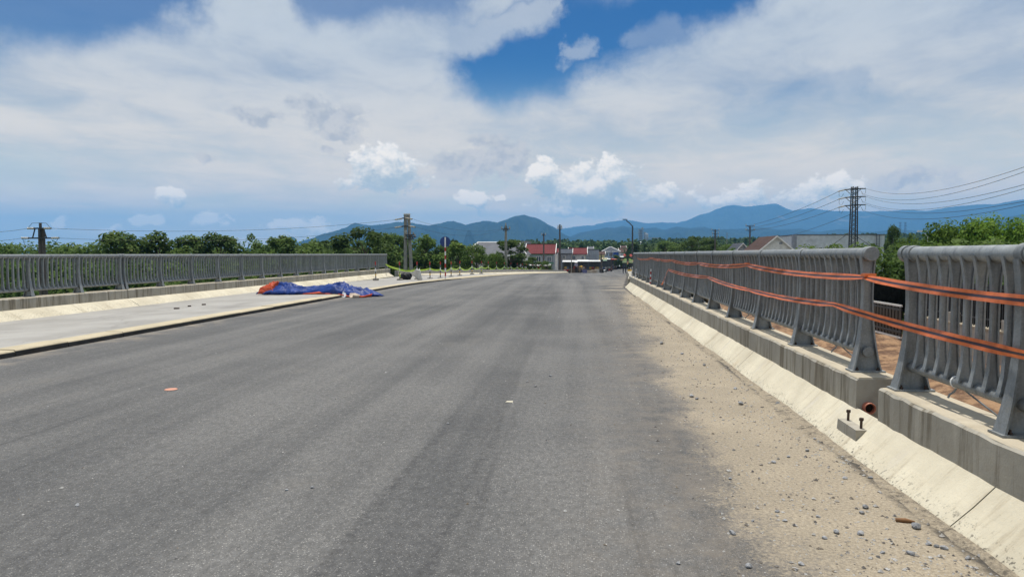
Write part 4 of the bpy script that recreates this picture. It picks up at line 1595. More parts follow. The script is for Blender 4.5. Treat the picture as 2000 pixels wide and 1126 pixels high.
house('long low house with a pale ribbed grey hipped roof behind the trees', 908, 1024, 112, 497, 473, 'hip', W_WHITE, GREY_ROOF, 12, wins=((1012, 1015, 498, 508), (1017, 1020, 498, 508)), verge=WHITE, hipq=1.3)
house('tall plain dark grey block behind the pale ribbed hipped roof', 996, 1030, 150, 472, 472, 'flat', W_GREY, W_GREY, 12)
house('large red-roofed house with blue-grey walls and green bands', 1029, 1081, 128, 495, 478, 'gable_x', W_BLUEGREY, RED_ROOF, 9, wins=((1048, 1056, 501, 510), (1069, 1076, 501, 510)), trim=(GREEN_TRIM, 496.5, 513.5))
house('small red-roofed house squeezed right of the large red-roofed one', 1073, 1088, 150, 493, 486, 'gable_x', W_WHITE, RED_ROOF, 8)
house('grey-roofed house between the two red roofs', 1090, 1115, 158, 495, 487, 'gable_x', W_GREY, DARK_ROOF, 9, wins=((1100, 1104, 499, 505),))
house('wide red-roofed house with a white front above the market awnings', 1113, 1144, 165, 496, 485, 'gable_x', W_WHITE, RED_ROOF, 9, wins=((1136, 1140, 500, 506), (1118, 1124, 500, 506)))
house('plain grey metal shed right of the wide red roof', 1146, 1170, 172, 488, 488, 'flat', m_metal_sheet('grey_shed_sheet', (0.36, 0.39, 0.43), 0.5), GREY_ROOF, 12)
house('pale blue house with a dark hipped roof near the road bend', 1177, 1210, 235, 490.5, 482, 'hip', W_PALEBLUE, DARK_ROOF, 11, wins=((1182, 1187, 494, 500), (1190, 1195, 494, 500)))
house('blue-fronted shop beside the pale blue house', 1199, 1208, 228, 492, 492, 'flat', mat('blue_shop_front', (0.02, 0.07, 0.30), 0.5), W_WHITE, 6)
house('brown-roofed house at the far end of the road', 1211, 1227, 262, 493, 485, 'gable_x', W_WHITE, BROWN_ROOF, 9)
house('white shop below the brown roof at the far end of the road', 1212, 1229, 250, 494.5, 494.5, 'flat', W_WHITE, W_WHITE, 6)
house('white gabled house with brown roof and a small dark attic window', 1484, 1549, 118, 488, 463, 'gable_y', W_WHITE, BROWN_ROOF, 11, wins=((1522, 1528, 472, 477),))
house('little grey gabled house peeping over the right railing', 1437, 1464, 130, 490, 476, 'gable_y', W_GREY, DARK_ROOF, 8, wins=((1446, 1450, 481, 485),))
house('long windowless white warehouse behind the steel pylon', 1555, 1728, 132, 459, 459, 'flat', wall_mat('pale_grey_render', (0.56, 0.59, 0.62)), GREY_ROOF, 20, wins=((1600, 1605, 483, 487), (1615, 1624, 482, 487), (1676, 1687, 480, 487)))

# wall ladder on the warehouse
t = thing('wall_ladder', 'grey steel ladder fixed to the right end of the white warehouse', 'ladder', tuple(P(1714, 487, 131.8)))
a, b = P(1712, 458, 131.7), P(1717, 500, 131.7)
for xx in (a.x, b.x):
    MB().box((xx, 131.7, (a.z + b.z) / 2), (0.07, 0.07, a.z - b.z)).build('rail', DARKSTEEL, t)
for k in range(13):
    MB().box(((a.x + b.x) / 2, 131.7, b.z + (a.z - b.z) * (k + 0.5) / 13), (b.x - a.x - 0.07, 0.05, 0.05)).build('rung', DARKSTEEL, t)

# grey stone chimney-like pier beside the warehouse
t = MB().box(tuple(P(1551, 480, 131) + Vector((0, 0, -2))), (0.7, 0.7, 8.0)).build('wall_pier', W_GREY)
tag(t, 'narrow dark stone pier between the gabled house and the warehouse', 'pier')


def awning_stall(label, px0, px1, Y, y_top, drop, rmat, dep=3.0, goods=3, seed=0):
    """sheet roof on posts, dark back wall, crates on a counter"""
    g = random.Random(seed)
    a, b = P(px0, y_top, Y), P(px1, y_top, Y)
    x0, x1, z = a.x, b.x, (a.z + b.z) / 2
    zb = ground_z((x0 + x1) / 2, Y)
    t = thing('market_stall', label, 'stall', ((x0 + x1) / 2, Y, zb), 'stalls along the road into the town')
    q = [(x0, Y, z - drop), (x1, Y, z - drop), (x1, Y + dep, z), (x0, Y + dep, z)]
    MB().hexa(q + [(p[0], p[1], p[2] + 0.10) for p in q]).build('awning', rmat, t)
    n = max(2, int((x1 - x0) / 2.2) + 1)
    for k in range(n):
        xx = x0 + 0.06 + (x1 - x0 - 0.12) * k / (n - 1)
        MB().box((xx, Y + 0.06, (zb + z - drop) / 2), (0.08, 0.08, z - drop - zb)).build('post', DARKSTEEL, t)
    MB().box(((x0 + x1) / 2, Y + dep - 0.05, (zb + z) / 2 - 0.05), (x1 - x0 - 0.1, 0.08, z - zb - 0.1)).build('back_wall', SHADE, t)
    MB().box(((x0 + x1) / 2, Y + dep * 0.5, zb + 0.42), ((x1 - x0) * 0.8, 0.8, 0.84)).build('counter', mat('counter_wood', (0.16, 0.11, 0.07), 0.8), t)
    cols = [(0.5, 0.33, 0.08), (0.35, 0.06, 0.04), (0.08, 0.14, 0.3), (0.5, 0.48, 0.42), (0.1, 0.22, 0.08)]
    for k in range(goods):
        c = cols[g.randrange(5)]
        mm = mat('goods_%d' % cols.index(c), c, 0.6)
        MB().box((x0 + (x1 - x0) * g.uniform(0.15, 0.85), Y + dep * 0.5 - g.uniform(0, 0.3), zb + 0.84 + 0.18), (g.uniform(0.4, 0.8), 0.5, 0.36), 0, 0.85).build('goods_crate', mm, t)
    return t


awning_stall('low shelter with a long white sheet roof in front of the large red-roofed house', 1020, 1075, 118, 516.5, 0.25, WHITE_SHEET, 3, 2, 1)
awning_stall('market stall with white awning left of the people, in front of the wide red roof', 1098, 1128, 122, 509.5, 0.22, WHITE_SHEET, 4, 3, 2)
awning_stall('market stall with white awning directly behind the bending person', 1127, 1150, 128, 508.5, 0.25, WHITE_SHEET, 4, 5, 3)
awning_stall('market stall with white awning nearest the road, right of the bending person', 1150, 1173, 134, 509, 0.2, WHITE_SHEET, 4, 5, 4)
awning_stall('stall with a yellow canopy beyond the market awnings', 1160, 1172, 178, 507, 0.15, YELP, 3, 4, 5)
awning_stall('stall with a cream canopy under the pale blue house', 1176, 1188, 196, 504.5, 0.2, mat('cream_canopy', (0.62, 0.55, 0.34), 0.7), 3, 5, 6)
awning_stall('stall with a red canopy under the blue-fronted shop', 1191, 1200, 208, 505.5, 0.2, REDP, 3, 5, 7)
awning_stall('white shop awning at the far end of the road', 1206, 1229, 236, 500.5, 0.3, WHITE_SHEET, 4, 4, 8)

awning_stall('stall with a faded blue canopy left of the short dark pole', 1166, 1173.5, 150, 509.5, 0.15, mat('faded_blue_canopy', (0.12, 0.2, 0.33), 0.7), 2.5, 4, 9)
awning_stall('stall with a pale green canopy beyond the short dark pole', 1178, 1186, 168, 508, 0.15, mat('pale_green_canopy', (0.30, 0.42, 0.30), 0.7), 2.5, 4, 10)
awning_stall('stall with a white canopy beside the pole in front of the pale blue house', 1186, 1193, 184, 505.5, 0.15, WHITE_SHEET, 2.5, 4, 11)
awning_stall('stall with an orange canopy just before the dark parked car', 1199, 1206, 216, 506, 0.15, mat('orange_canopy', (0.5, 0.2, 0.06), 0.7), 2.5, 4, 12)
house('low cream house behind the yellow board', 1170, 1180, 205, 497, 492, 'gable_x', mat('cream_render', (0.55, 0.48, 0.33), 0.8), BROWN_ROOF, 7, wins=((1173, 1176, 499, 502),))
house('distant pale house among the trees above the grey shed', 1150, 1158, 300, 486, 482, 'gable_x', W_WHITE, GREY_ROOF, 8)
house('distant pale house among the trees above the blue-fronted shop', 1214, 1222, 330, 484, 480, 'gable_x', W_WHITE, BROWN_ROOF, 8)


def parked_bike(label, px, Y, rz, col):
    p = P(px, 520, Y)
    g0 = ground_z(p.x, Y)
    t = thing('parked_motorbike', label, 'motorbike', (p.x, Y, g0), 'motorbikes parked by the stalls')
    ca, sa = math.cos(rz), math.sin(rz)
    W = lambda u, v, z: (p.x + u * ca - v * sa, Y + u * sa + v * ca, g0 + z)
    for u in (-0.6, 0.6):
        MB().tube([W(u, -0.05, 0.28), W(u, 0.05, 0.28)], 0.28, 14).build('wheel', BLACK, t)
    MB().tube([W(-0.6, 0, 0.4), W(-0.1, 0, 0.5), W(0.3, 0, 0.55), W(0.75, 0, 0.75)], [0.06, 0.16, 0.14, 0.06], 8).build('body', col, t, True)
    MB().tube([W(-0.62, 0, 0.3), W(-0.45, 0, 1.0)], 0.05, 6).build('fork', DARKSTEEL, t)
    MB().tube([W(-0.42, -0.3, 1.02), W(-0.42, 0.3, 1.02)], 0.025, 6).build('handlebar', DARKSTEEL, t)
    MB().tube([W(0.0, 0, 0.72), W(0.7, 0, 0.78)], [0.1, 0.12], 8).build('seat', BLACK, t)
    return t


for k, (px, Y, rz, lab) in enumerate(((1104, 119, 0.3, 'parked motorbike at the left end of the white market awnings'), (1139, 121, -0.4, 'parked motorbike right behind the bending person'), (1170, 127, 0.2, 'parked motorbike by the last market stall'),
                                      (1181, 160, 1.0, 'parked motorbike beyond the short dark pole'), (1191, 178, -0.8, 'parked motorbike in front of the white-canopied stall'))):
    parked_bike(lab, px, Y, rz, (REDP, NAVYB, BLACK, WHITE, REDP)[k])

# yellow sign board
a, b = P(1170, 503, 176), P(1181, 498, 176)
t = thing('sign_board', 'blank pale yellow board on two legs beyond the market stalls', 'sign board', ((a.x + b.x) / 2, 176, ground_z(a.x, 176)))
MB().box(((a.x + b.x) / 2, 176, (a.z + b.z) / 2), (b.x - a.x, 0.12, b.z - a.z)).build('board', mat('pale_yellow', (0.66, 0.62, 0.30), 0.6), t)
for xx in (a.x + 0.2, b.x - 0.2):
    MB().box((xx, 176.1, (a.z + ground_z(a.x, 176)) / 2), (0.1, 0.06, a.z - ground_z(a.x, 176))).build('leg', DARKSTEEL, t)

# cartons and sacks set out by the roadside
for k, (px, py, Y, w, h, c, lab) in enumerate(((1142, 532, 116, 0.7, 0.55, (0.16, 0.16, 0.30), 'purple-grey tub on the roadside just right of the bending person'), (1151, 531, 118, 0.9, 0.5, (0.55, 0.47, 0.36), 'pale carton on the roadside, leftmost of three in a row'),
                                               (1160, 531.5, 119, 0.8, 0.6, (0.48, 0.38, 0.28), 'tan carton on the roadside, middle of three in a row'), (1166, 531, 121, 0.7, 0.7, (0.6, 0.56, 0.48), 'cream carton on the roadside, right of three in a row'),
                                               (1186, 519, 190, 1.2, 1.2, (0.45, 0.36, 0.26), 'tan pile of cartons left of the far dark car'))):
    p = P(px, py, Y)
    g0 = ground_z(p.x, Y)
    t = thing('carton', lab, 'carton', (p.x, Y, g0), 'goods along the roadside')
    mm = mat('carton_%d' % k, c, 0.75)
    MB().box((p.x, Y, g0 + h / 2), (w, 0.6, h), 0.15, 1.05).build('box', mm, t)
    MB().box((p.x, Y - 0.02, g0 + h + 0.025), (w * 1.08, 0.64, 0.04), 0.15).build('lid', mm, t)

# dark car parked by the far stalls
p = P(1207, 515.5, 225)
gz = ground_z(p.x, 225)
t = thing('parked_car', 'dark car parked in front of the far stalls', 'car', (p.x, 225, gz))
MB().sweep([[(p.x + s_ * 0.85, 225 + yy, gz + z) for s_, yy, z in ((-1, 0, 0.3), (1, 0, 0.3), (1, 0, zz_), (-1, 0, zz_))] for yy, zz_ in ((0, 0.75), (0.15, 0.9), (1.2, 0.95), (3.2, 0.95), (4.1, 0.8), (4.2, 0.6))]).build('body', mat('car_dark_red', (0.10, 0.02, 0.02), 0.25), t)
MB().sweep([[(p.x + s_ * ww, 225 + yy, gz + z) for s_, z in ((-1, 0.9), (1, 0.9), (0.85, zt), (-0.85, zt))] for yy, zt, ww in ((0.25, 0.95, 0.8), (0.8, 1.42, 0.8), (2.2, 1.45, 0.8), (3.1, 0.98, 0.8))]).build('cabin', GLASS, t)
for sx_ in (-0.8, 0.8):
    for sy_ in (0.8, 3.4):
        MB().lathe((p.x + sx_, 225 + sy_, gz + 0.32), [(0.32, -0.1), (0.32, 0.1)], 12, 'x').build('wheel', BLACK, t)

# ------------------------------------------------------------------ cement works on the far rise
Y = 1900
HAZYC = wall_mat('cement_dust_grey', (0.34, 0.34, 0.34))
t = thing('cement_works', 'distant grey cement works with tall tower and silo on the wooded rise', 'factory', tuple(P(1258, 480, Y)))
def wbox(name, px0, px1, y0, y1, dep, m=HAZYC, yo=0):
    a, b = P(px0, y1, Y + yo), P(px1, y0, Y + yo)
    return MB().box(((a.x + b.x) / 2, Y + yo + dep / 2, (a.z + b.z) / 2), (b.x - a.x, dep, b.z - a.z)).build(name, m, t)
for k in range(6):
    wbox('tower_floor', 1247, 1257, 447.5 + k * 5.2, 448.4 + k * 5.2, 16)
for px in (1247.3, 1250.5, 1253.5, 1256.6):
    wbox('tower_column', px - 0.35, px + 0.35, 446.5, 478, 2)
wbox('tower_core', 1249, 1255, 449, 478, 14, wall_mat('tower_core_grey', (0.22, 0.23, 0.25)), 3)
wbox('stair_head', 1253, 1256.5, 443.8, 447.3, 8)
c = P(1262.5, 478, Y)
rz = 4.2 * Y / F_PX
ztop = P(1262.5, 457.5, Y).z
MB().lathe((c.x, Y + 10, c.z), [(rz, 0), (rz, ztop - c.z), (rz * 0.8, ztop - c.z + 2.2), (rz * 0.3, ztop - c.z + 3.5)], 18).build('silo', HAZYC, t, 'auto')
wbox('silo_house', 1258, 1262, 453, 458.5, 8, HAZYC, 8)
c = P(1250, 478, Y - 40)
MB().lathe((c.x, Y - 40, c.z), [(7 * Y / F_PX, 0), (6 * Y / F_PX, 3), (2 * Y / F_PX, 8), (0.5, 8.8)], 18).build('storage_dome', WHITE, t, 'auto')
wbox('conveyor', 1266, 1286, 463.5, 465, 6)
for px in (1269, 1274, 1279, 1284):
    wbox('conveyor_leg', px, px + 1.6, 465, 478, 6)

# ------------------------------------------------------------------ boundary wall and fence beside the site on the right
WX = 12.0
t = thing('boundary_wall', 'grey concrete boundary wall beyond the dirt, seen through the near right railing', 'wall', (WX, 18, -1.7))
MB().box((WX + 0.12, 17.8, -1.2), (0.24, 18.0, 1.1)).build('wall', WALLC, t)
MB().box((WX + 0.12, 17.8, -0.63), (0.32, 18.06, 0.05)).build('coping', PLINTH_TOP, t)
for k in range(7):
    MB().box((WX + 0.12, 9.2 + 2.9 * k, -0.45), (0.26, 0.28, 0.32)).build('pier', WALLC, t)
fm = MB()
for k in range(150):
    fm.box((WX + 0.12, 9.0 + k * 0.12, 0.05), (0.025, 0.025, 1.3))
t = thing('iron_fence', 'thin black iron bars standing on the grey boundary wall', 'fence', (WX + 0.12, 18, -0.6))
o = fm.build('bars', DARKSTEEL, t)
o['kind'] = 'stuff'
for z in (-0.35, 0.55):
    MB().box((WX + 0.12, 17.9, z), (0.035, 17.9, 0.045)).build('rail', DARKSTEEL, t)
rows = [[(WX + 0.32 + 0.03 * math.sin(k * 1.3 + j), 9.0 + k * 0.75, -0.62 + (1.25 + 0.08 * math.sin(k * 0.9)) * j / 3) for j in range(4)] for k in range(36)]
o = MB().sweep(rows, closed=False).build('shade_net', mat('net_black', (0.008, 0.009, 0.008), 1.0, 0.4, 4.0, spec=0.0), None, True)
o.modifiers.new('thickness', 'SOLIDIFY').thickness = 0.01
tag(o, 'black shade netting stretched behind the iron fence on the boundary wall', 'netting')
t = thing('steel_gate', 'dark slatted steel panel leaning at the end of the boundary wall', 'gate', (WX, 28.5, -1.7))
for k in range(12):
    MB().box((WX + 0.05, 27.3 + k * 0.28, -1.05), (0.05, 0.20, 1.3)).build('slat', BLACK, t)
for z in (-1.55, -1.35, -0.5, -0.35):
    MB().box((WX, 28.85, z), (0.06, 3.5, 0.07)).build('rail', DARKSTEEL if z in (-1.35, -0.5) else WHITE, t)
# black hose at the foot of the wall
pts_ = [(WX - 0.25 + 0.1 * math.sin(k), 9 + k * 1.0, -1.52 + 0.03 * math.sin(k * 2.1)) for k in range(12)]
o = MB().tube(pts_, 0.09, 8).build('black_pipe', BLACK, None, True)
tag(o, 'black pipe lying along the foot of the boundary wall', 'pipe')
# retaining wall just behind the long parapet
t = MB().box((4.2, 21.0, -1.2), (0.3, 26.0, 1.5)).build('retaining_wall', WALLC)
tag(t, 'plain concrete retaining wall just behind the long right parapet', 'wall')

# ------------------------------------------------------------------ power poles, pylon and wires
def cyl_pole(t, p0, p1, r0, r1, m, name='shaft', n=10):
    return MB().tube([p0, tuple((Vector(p0) + Vector(p1)) / 2), p1], [r0, (r0 + r1) / 2, r1], n).build(name, m, t, 'auto')


def insulator(t, p, d, L=0.45):
    p, d = Vector(p), Vector(d).normalized()
    pts_, rr_ = [], []
    for k in range(9):
        pts_.append(p + d * L * k / 8)
        rr_.append(0.05 if k % 2 else 0.085)
    return MB().tube(pts_, rr_, 7).build('insulator', INSUL, t)


# left tension pole (photo x 82)
Y = 47.0
c = P(82.5, 495, Y)
gz = ground_z(c.x, Y)
t = thing('power_pole', 'dark tension pole with two crossarm levels at the left edge', 'power pole', (c.x, Y, gz), 'power poles')
ztop, zmid = P(82, 446, Y).z, P(82, 465, Y).z
for dx in (-0.12, 0.12):
    cyl_pole(t, (c.x + dx * 1.6, Y, gz), (c.x + dx, Y, ztop), 0.19, 0.12, DARKPOLE)
MB().box((c.x - 0.07, Y, ztop + 0.18), (0.13, 0.13, 0.42)).build('pole_top', DARKPOLE, t)
MB().box((c.x, Y - 0.2, ztop), (0.75, 0.1, 0.1)).build('crossarm', DARKSTEEL, t)
MB().box((c.x + 0.05, Y - 0.2, zmid), (1.75, 0.1, 0.1)).build('crossarm', DARKSTEEL, t)
for s_ in (-1, 0.1, 1):
    MB().tube([(c.x + s_ * 0.33, Y - 0.2, ztop), (c.x + s_ * 0.55, Y - 0.2, zmid)], 0.045, 6).build('brace', DARKSTEEL, t)
for s_ in (-1, 1):
    insulator(t, (c.x + s_ * 0.4, Y - 0.2, ztop), (s_, 0, 0), 0.5)
    insulator(t, (c.x + 0.05 + s_ * 0.9, Y - 0.2, zmid), (s_, 0, 0.02), 0.55)
    MB().tube([(c.x + s_ * 0.9, Y - 0.2, ztop), (c.x + s_ * 0.55, Y - 0.2, ztop + 0.38), (c.x, Y - 0.2, ztop + 0.4)], 0.014, 5).build('jumper', WIRE, t)
    MB().tube([(c.x + 0.05 + s_ * 1.4, Y - 0.2, zmid), (c.x + s_ * 1.15, Y - 0.2, zmid - 0.5), (c.x + s_ * 0.65, Y - 0.2, zmid - 0.72), (c.x + s_ * 0.15, Y - 0.2, zmid - 0.6)], 0.014, 5).build('jumper', WIRE, t)
L_TOP = {s_: Vector((c.x + s_ * 0.9, Y - 0.2, ztop)) for s_ in (-1, 1)}
L_MID = {s_: Vector((c.x + 0.05 + s_ * 1.45, Y - 0.2, zmid)) for s_ in (-1, 1)}

# twin concrete pole with switch gear (photo x 795)
Y = 62.0
c = P(796, 530, Y)
gz = ground_z(c.x, Y)
t = thing('power_pole', 'twin concrete pole with crossarms and switchgear behind the striped posts', 'power pole', (c.x, Y, gz), 'power poles')
zt = P(795, 418.5, Y).z
cyl_pole(t, (c.x - 0.22, Y, gz), (c.x - 0.16, Y, zt), 0.20, 0.14, WOODPOLE)
cyl_pole(t, (c.x + 0.52, Y + 0.1, gz), (c.x + 0.12, Y + 0.05, zt), 0.20, 0.14, WOODPOLE)
MB().box((c.x - 0.02, Y, zt + 0.02), (0.55, 0.35, 0.1)).build('pole_cap', WHITE, t)
for row, a0, a1 in ((428, 773, 807), (443.5, 772, 813)):
    p0, p1 = P(a0, row + 1, Y), P(a1, row, Y)
    MB().tube([p0 + Vector((0, -0.25, 0)), ((p0 + p1) / 2) + Vector((0, -0.25, 0.12)), p1 + Vector((0, -0.25, 0))], 0.055, 6).build('crossarm', DARKSTEEL, t)
    insulator(t, p0 + Vector((0.05, -0.25, 0)), (1, 0, 0.15), 0.6)
    insulator(t, p1 + Vector((-0.05, -0.25, 0)), (-1, 0, 0.15), 0.6)
for row, off in ((459, 0.0), (463, 0.15), (467, -0.05)):
    q = P(803, row, Y)
    MB().box((q.x + off, Y - 0.35, q.z), (0.75, 0.5, 0.09)).build('switch_bracket', DARKSTEEL, t)
    for dx in (-0.3, 0.0, 0.3):
        insulator(t, (q.x + off + dx, Y - 0.4, q.z + 0.04), (0, 0, 1), 0.22)
q = P(794, 453, Y)
MB().lathe((q.x, Y - 0.3, q.z), [(0.11, -0.15), (0.13, 0), (0.11, 0.15)], 10).build('arrester', INSUL, t)
MB().tube([P(789, 419, Y), P(789, 430, Y)], 0.02, 5).build('earth_wire', WIRE, t)
MB().tube([P(798.5, 418.5, Y), P(799.5, 428, Y)], 0.03, 5).build('bracket', DARKSTEEL, t)
T_TOP, T_MID = P(773, 429, Y), P(772, 444.5, Y)
T_TOPR, T_MIDR = P(807, 428, Y), P(813, 443.5, Y)


def simple_pole(label, px, Y, top, m, r=0.13, arms=(), base=None, cap=None, n=10):
    p = P(px, top, Y)
    gz = ground_z(p.x, Y) if base is None else base
    t = thing('power_pole', label, 'power pole', (p.x, Y, gz - 0.2), 'power poles')
    cyl_pole(t, (p.x, Y, gz - 0.2), (p.x, Y, p.z), r * 1.35, r * 0.85, m)
    for row, hw in arms:
        q = P(px, row, Y)
        MB().box((q.x, Y - r, q.z), (2 * hw, 0.1, 0.1)).build('crossarm', DARKSTEEL, t)
        for s_ in (-1, 1):
            insulator(t, (q.x + s_ * hw * 0.93, Y - r, q.z), (0, 0, 1), 0.35)
            MB().tube([(q.x + s_ * hw * 0.6, Y - r, q.z), (q.x, Y - r, q.z - hw * 0.5)], 0.03, 5).build('brace', DARKSTEEL, t)
    if cap:
        q = P(px, top, Y)
        for s_ in (-1, 1):
            MB().tube([(q.x, Y - 0.1, q.z + 0.35), (q.x + s_ * 0.32, Y - 0.1, q.z - 0.55)], 0.035, 5).build('cap_brace', DARKSTEEL, t)
        insulator(t, (q.x, Y - 0.1, q.z), (0, 0, 1), 0.5)
    return t


simple_pole('pale concrete pole with a single crossarm in front of the grey hipped roof', 988, 88, 443, WOODPOLE, 0.17, arms=((447.5, 0.55),), cap=True)
simple_pole('thin dark pole in front of the large red-roofed house', 1062, 120, 455, DARKPOLE, 0.13, arms=((459, 0.35),))
simple_pole('tall dark pole with side brackets rising beside the red roofs', 1093.5, 116, 438, DARKPOLE, 0.15, arms=((447.5, 0.35), (444, 0.3)))
simple_pole('short dark pole at the right end of the market stalls', 1174.5, 120, 495, DARKPOLE, 0.1)
simple_pole('short dark pole in front of the pale blue house', 1193.5, 170, 490, DARKPOLE, 0.1)
simple_pole('thin pale pole between the white market awnings', 1116, 118, 496, WOODPOLE, 0.07)
simple_pole('pole with three short crossarms behind the right railing', 1397, 150, 448, DARKPOLE, 0.16, arms=((449.5, 0.8), (456, 0.65), (461.5, 0.65)))
simple_pole('pole with two wide crossarms behind the right railing', 1465, 130, 440.5, DARKPOLE, 0.14, arms=((441.5, 0.8), (449.5, 0.8)))
simple_pole('far slim pole left of the two-crossarm pole', 1420, 420, 454, WOODPOLE, 0.2)

for k, (px, Y, top, lab) in enumerate(((1758.5, 1500, 434, 'far lattice mast, left of two on the skyline'), (1768.5, 1500, 434, 'far lattice mast, right of two on the skyline'))):
    p = P(px, top, Y)
    gz = ground_z(p.x, Y)
    px, w = p.x, 1.3
    t = thing('lattice_mast', lab, 'mast', (p.x, Y, gz), 'two masts on the skyline')
    for sx_ in (-1, 1):
        MB().tube([(p.x + sx_ * w * 1.6, Y, gz), (p.x + sx_ * w * 0.7, Y, p.z)], 0.35, 5).build('leg', DARKSTEEL, t)
    for q in range(9):
        z = gz + (p.z - gz) * (q + 0.5) / 9
        MB().box((p.x, Y, z), (w * 2.4, 0.4, 0.3)).build('brace', DARKSTEEL, t)
    for q in (0.8, 0.9, 0.99):
        MB().box((p.x, Y, gz + (p.z - gz) * q), (6, 0.5, 0.5)).build('crossarm', DARKSTEEL, t)

# steel pylon (photo x 1666)
Y = 80.0
c = P(1666, 487, Y)
gz = ground_z(c.x, Y)
t = thing('steel_pylon', 'dark lattice pylon with three crossarm levels behind the right railing', 'pylon', (c.x, Y, gz), 'power poles')
zt = P(1666, 364.5, Y).z
hw0, hw1 = 0.36, 0.24
for sx_ in (-1, 1):
    for sy_ in (-1, 1):
        MB().tube([(c.x + sx_ * hw0 * 1.15, Y + sy_ * hw0, gz), (c.x + sx_ * hw1, Y + sy_ * hw1, zt)], [0.085, 0.06], 6).build('leg', DARKSTEEL, t)
nb = 26
for k in range(nb):
    f0, f1 = k / nb, (k + 1) / nb
    z0, z1 = gz + (zt - gz) * f0, gz + (zt - gz) * f1
    h0, h1 = hw0 * 1.1 + (hw1 - hw0) * f0, hw0 * 1.1 + (hw1 - hw0) * f1
    for sy_ in (-1, 1):
        m_ = MB().tube([(c.x - h0, Y + sy_ * h0, z0), (c.x + h1, Y + sy_ * h1, z1)], 0.028, 4)
        m_.tube([(c.x + h0, Y + sy_ * h0, z0), (c.x - h1, Y + sy_ * h1, z1)], 0.028, 4)
        m_.build('lattice', DARKSTEEL, t)
ARM = {}
for i, row in enumerate((369, 384.5, 400.5)):
    q = P(1666, row, Y)
    for s_ in (-1, 1):
        tip = P(1691 if s_ > 0 else 1650, row - 1.0 if s_ > 0 else row + 1.5, Y)
        MB().tube([(q.x, Y, q.z), tip], [0.09, 0.06], 6).build('crossarm', DARKSTEEL, t)
        MB().tube([(q.x + s_ * 0.3, Y, q.z - 0.5), (q.x + s_ * 0.85, Y, q.z)], 0.035, 5).build('brace', DARKSTEEL, t)
        if s_ < 0:
            insulator(t, tip, (-1, 0.3, -0.25), 0.7)
            ARM[(i, s_)] = tip + Vector((-0.55, 0.15, -0.15))
        else:
            ARM[(i, s_)] = tip
        j0 = ARM[(i, s_)]
        MB().tube([j0, j0 + Vector((-0.02 * s_, 0, -0.5)), j0 + Vector((-0.25 * s_, 0, -0.68)), j0 + Vector((-0.5 * s_, 0, -0.25))], 0.016, 5).build('jumper', WIRE, t)


def wire(label, p0, p1, sag, r=0.016, n=22, group='overhead wires'):
    p0, p1 = Vector(p0), Vector(p1)
    pts_ = []
    for k in range(n + 1):
        u = k / n
        pts_.append(p0.lerp(p1, u) - Vector((0, 0, sag * 4 * u * (1 - u))))
    o = MB().tube(pts_, r, 5).build('overhead_wire', WIRE, None, True)
    return tag(o, label, 'wire', group)


for i, nm in enumerate(('upper', 'middle', 'lower')):
    for j, (yend, Ye) in enumerate(((286 + i * 42, 30.0), (293 + i * 40, 31.0))):
        wire(f"{nm} wire running right from the pylon, {'front' if j == 0 else 'rear'} of its pair", ARM[(i, 1)] if j == 0 else P(1683, (369, 384.5, 400.5)[i] + 9, 80.3), P(2110, yend, Ye), (1.15, 1.1, 0.95)[i] + j * 0.15, 0.013)
    wire(f'{nm} wire dropping left from the pylon to the two-crossarm pole', ARM[(i, -1)], P(1458 + i * 5, 441 + i * 4, 130), 0.5, 0.022)
wire('lowest cable dropping left from the pylon shaft', P(1662, 418, 79.7), P(1480, 470, 140), 0.6, 0.02)
wire('stay cable running down left from the pylon foot', P(1661, 452, 79.7), P(1612, 487, 78), 0.05, 0.03)
wire('stay cable running down right from the pylon foot', P(1672, 461, 79.7), P(1722, 492, 78), 0.05, 0.03)
wire('top wire between the left tension pole and the twin pole', L_TOP[1], T_TOP, 0.55, 0.012)
wire('lower wire between the left tension pole and the twin pole', L_MID[1], T_MID, 0.6, 0.010)
wire('top wire leaving the picture left of the tension pole', L_TOP[-1], P(-60, 454, 42), 0.1, 0.012)
wire('lower wire leaving the picture left of the tension pole', L_MID[-1], P(-60, 470, 42), 0.1, 0.012)
wire('top wire from the twin pole towards the town', T_TOPR, P(988, 445.5, 88), 0.7, 0.010)
wire('lower wire from the twin pole towards the town', T_MIDR, P(984, 447, 88), 0.8, 0.010)

# street lamps
def street_lamp(label, px, Y, top, arm_px, arm_row, m, base=None, r=0.08):
    p = P(px, top, Y)
    gz = ground_z(p.x, Y) if base is None else base
    q = P(arm_px, arm_row, Y)
    t = thing('street_lamp', label, 'street lamp', (p.x, Y, gz - 0.2), 'street lamps')
    cyl_pole(t, (p.x, Y, gz - 0.2), (p.x, Y, p.z), r * 1.5, r, m)
    MB().tube([p - Vector((0, 0, 0.05)), p.lerp(q, 0.5) + Vector((0, 0, 0.05)), q], r * 0.8, 6).build('arm', m, t)
    d = (q - p).normalized()
    MB().box(tuple(q + d * 0.25), (0.7, 0.3, 0.12)).build('lamp_head', WHITE if m is WHITE else DARKSTEEL, t)
    return t


street_lamp('tall dark street lamp with slanted arm above the workers', 1235.5, 108, 441, 1223, 430.5, DARKSTEEL, None, 0.11)
street_lamp('grey street lamp among the trees behind the right railing', 1365, 150, 474, 1359, 468, mat('grey_lamp_steel', (0.3, 0.31, 0.33), 0.5), None, 0.06)
street_lamp('white-headed street lamp over the dark bush by the railing gap', 1812, 58, 463, 1806, 456, WHITE, None, 0.05)

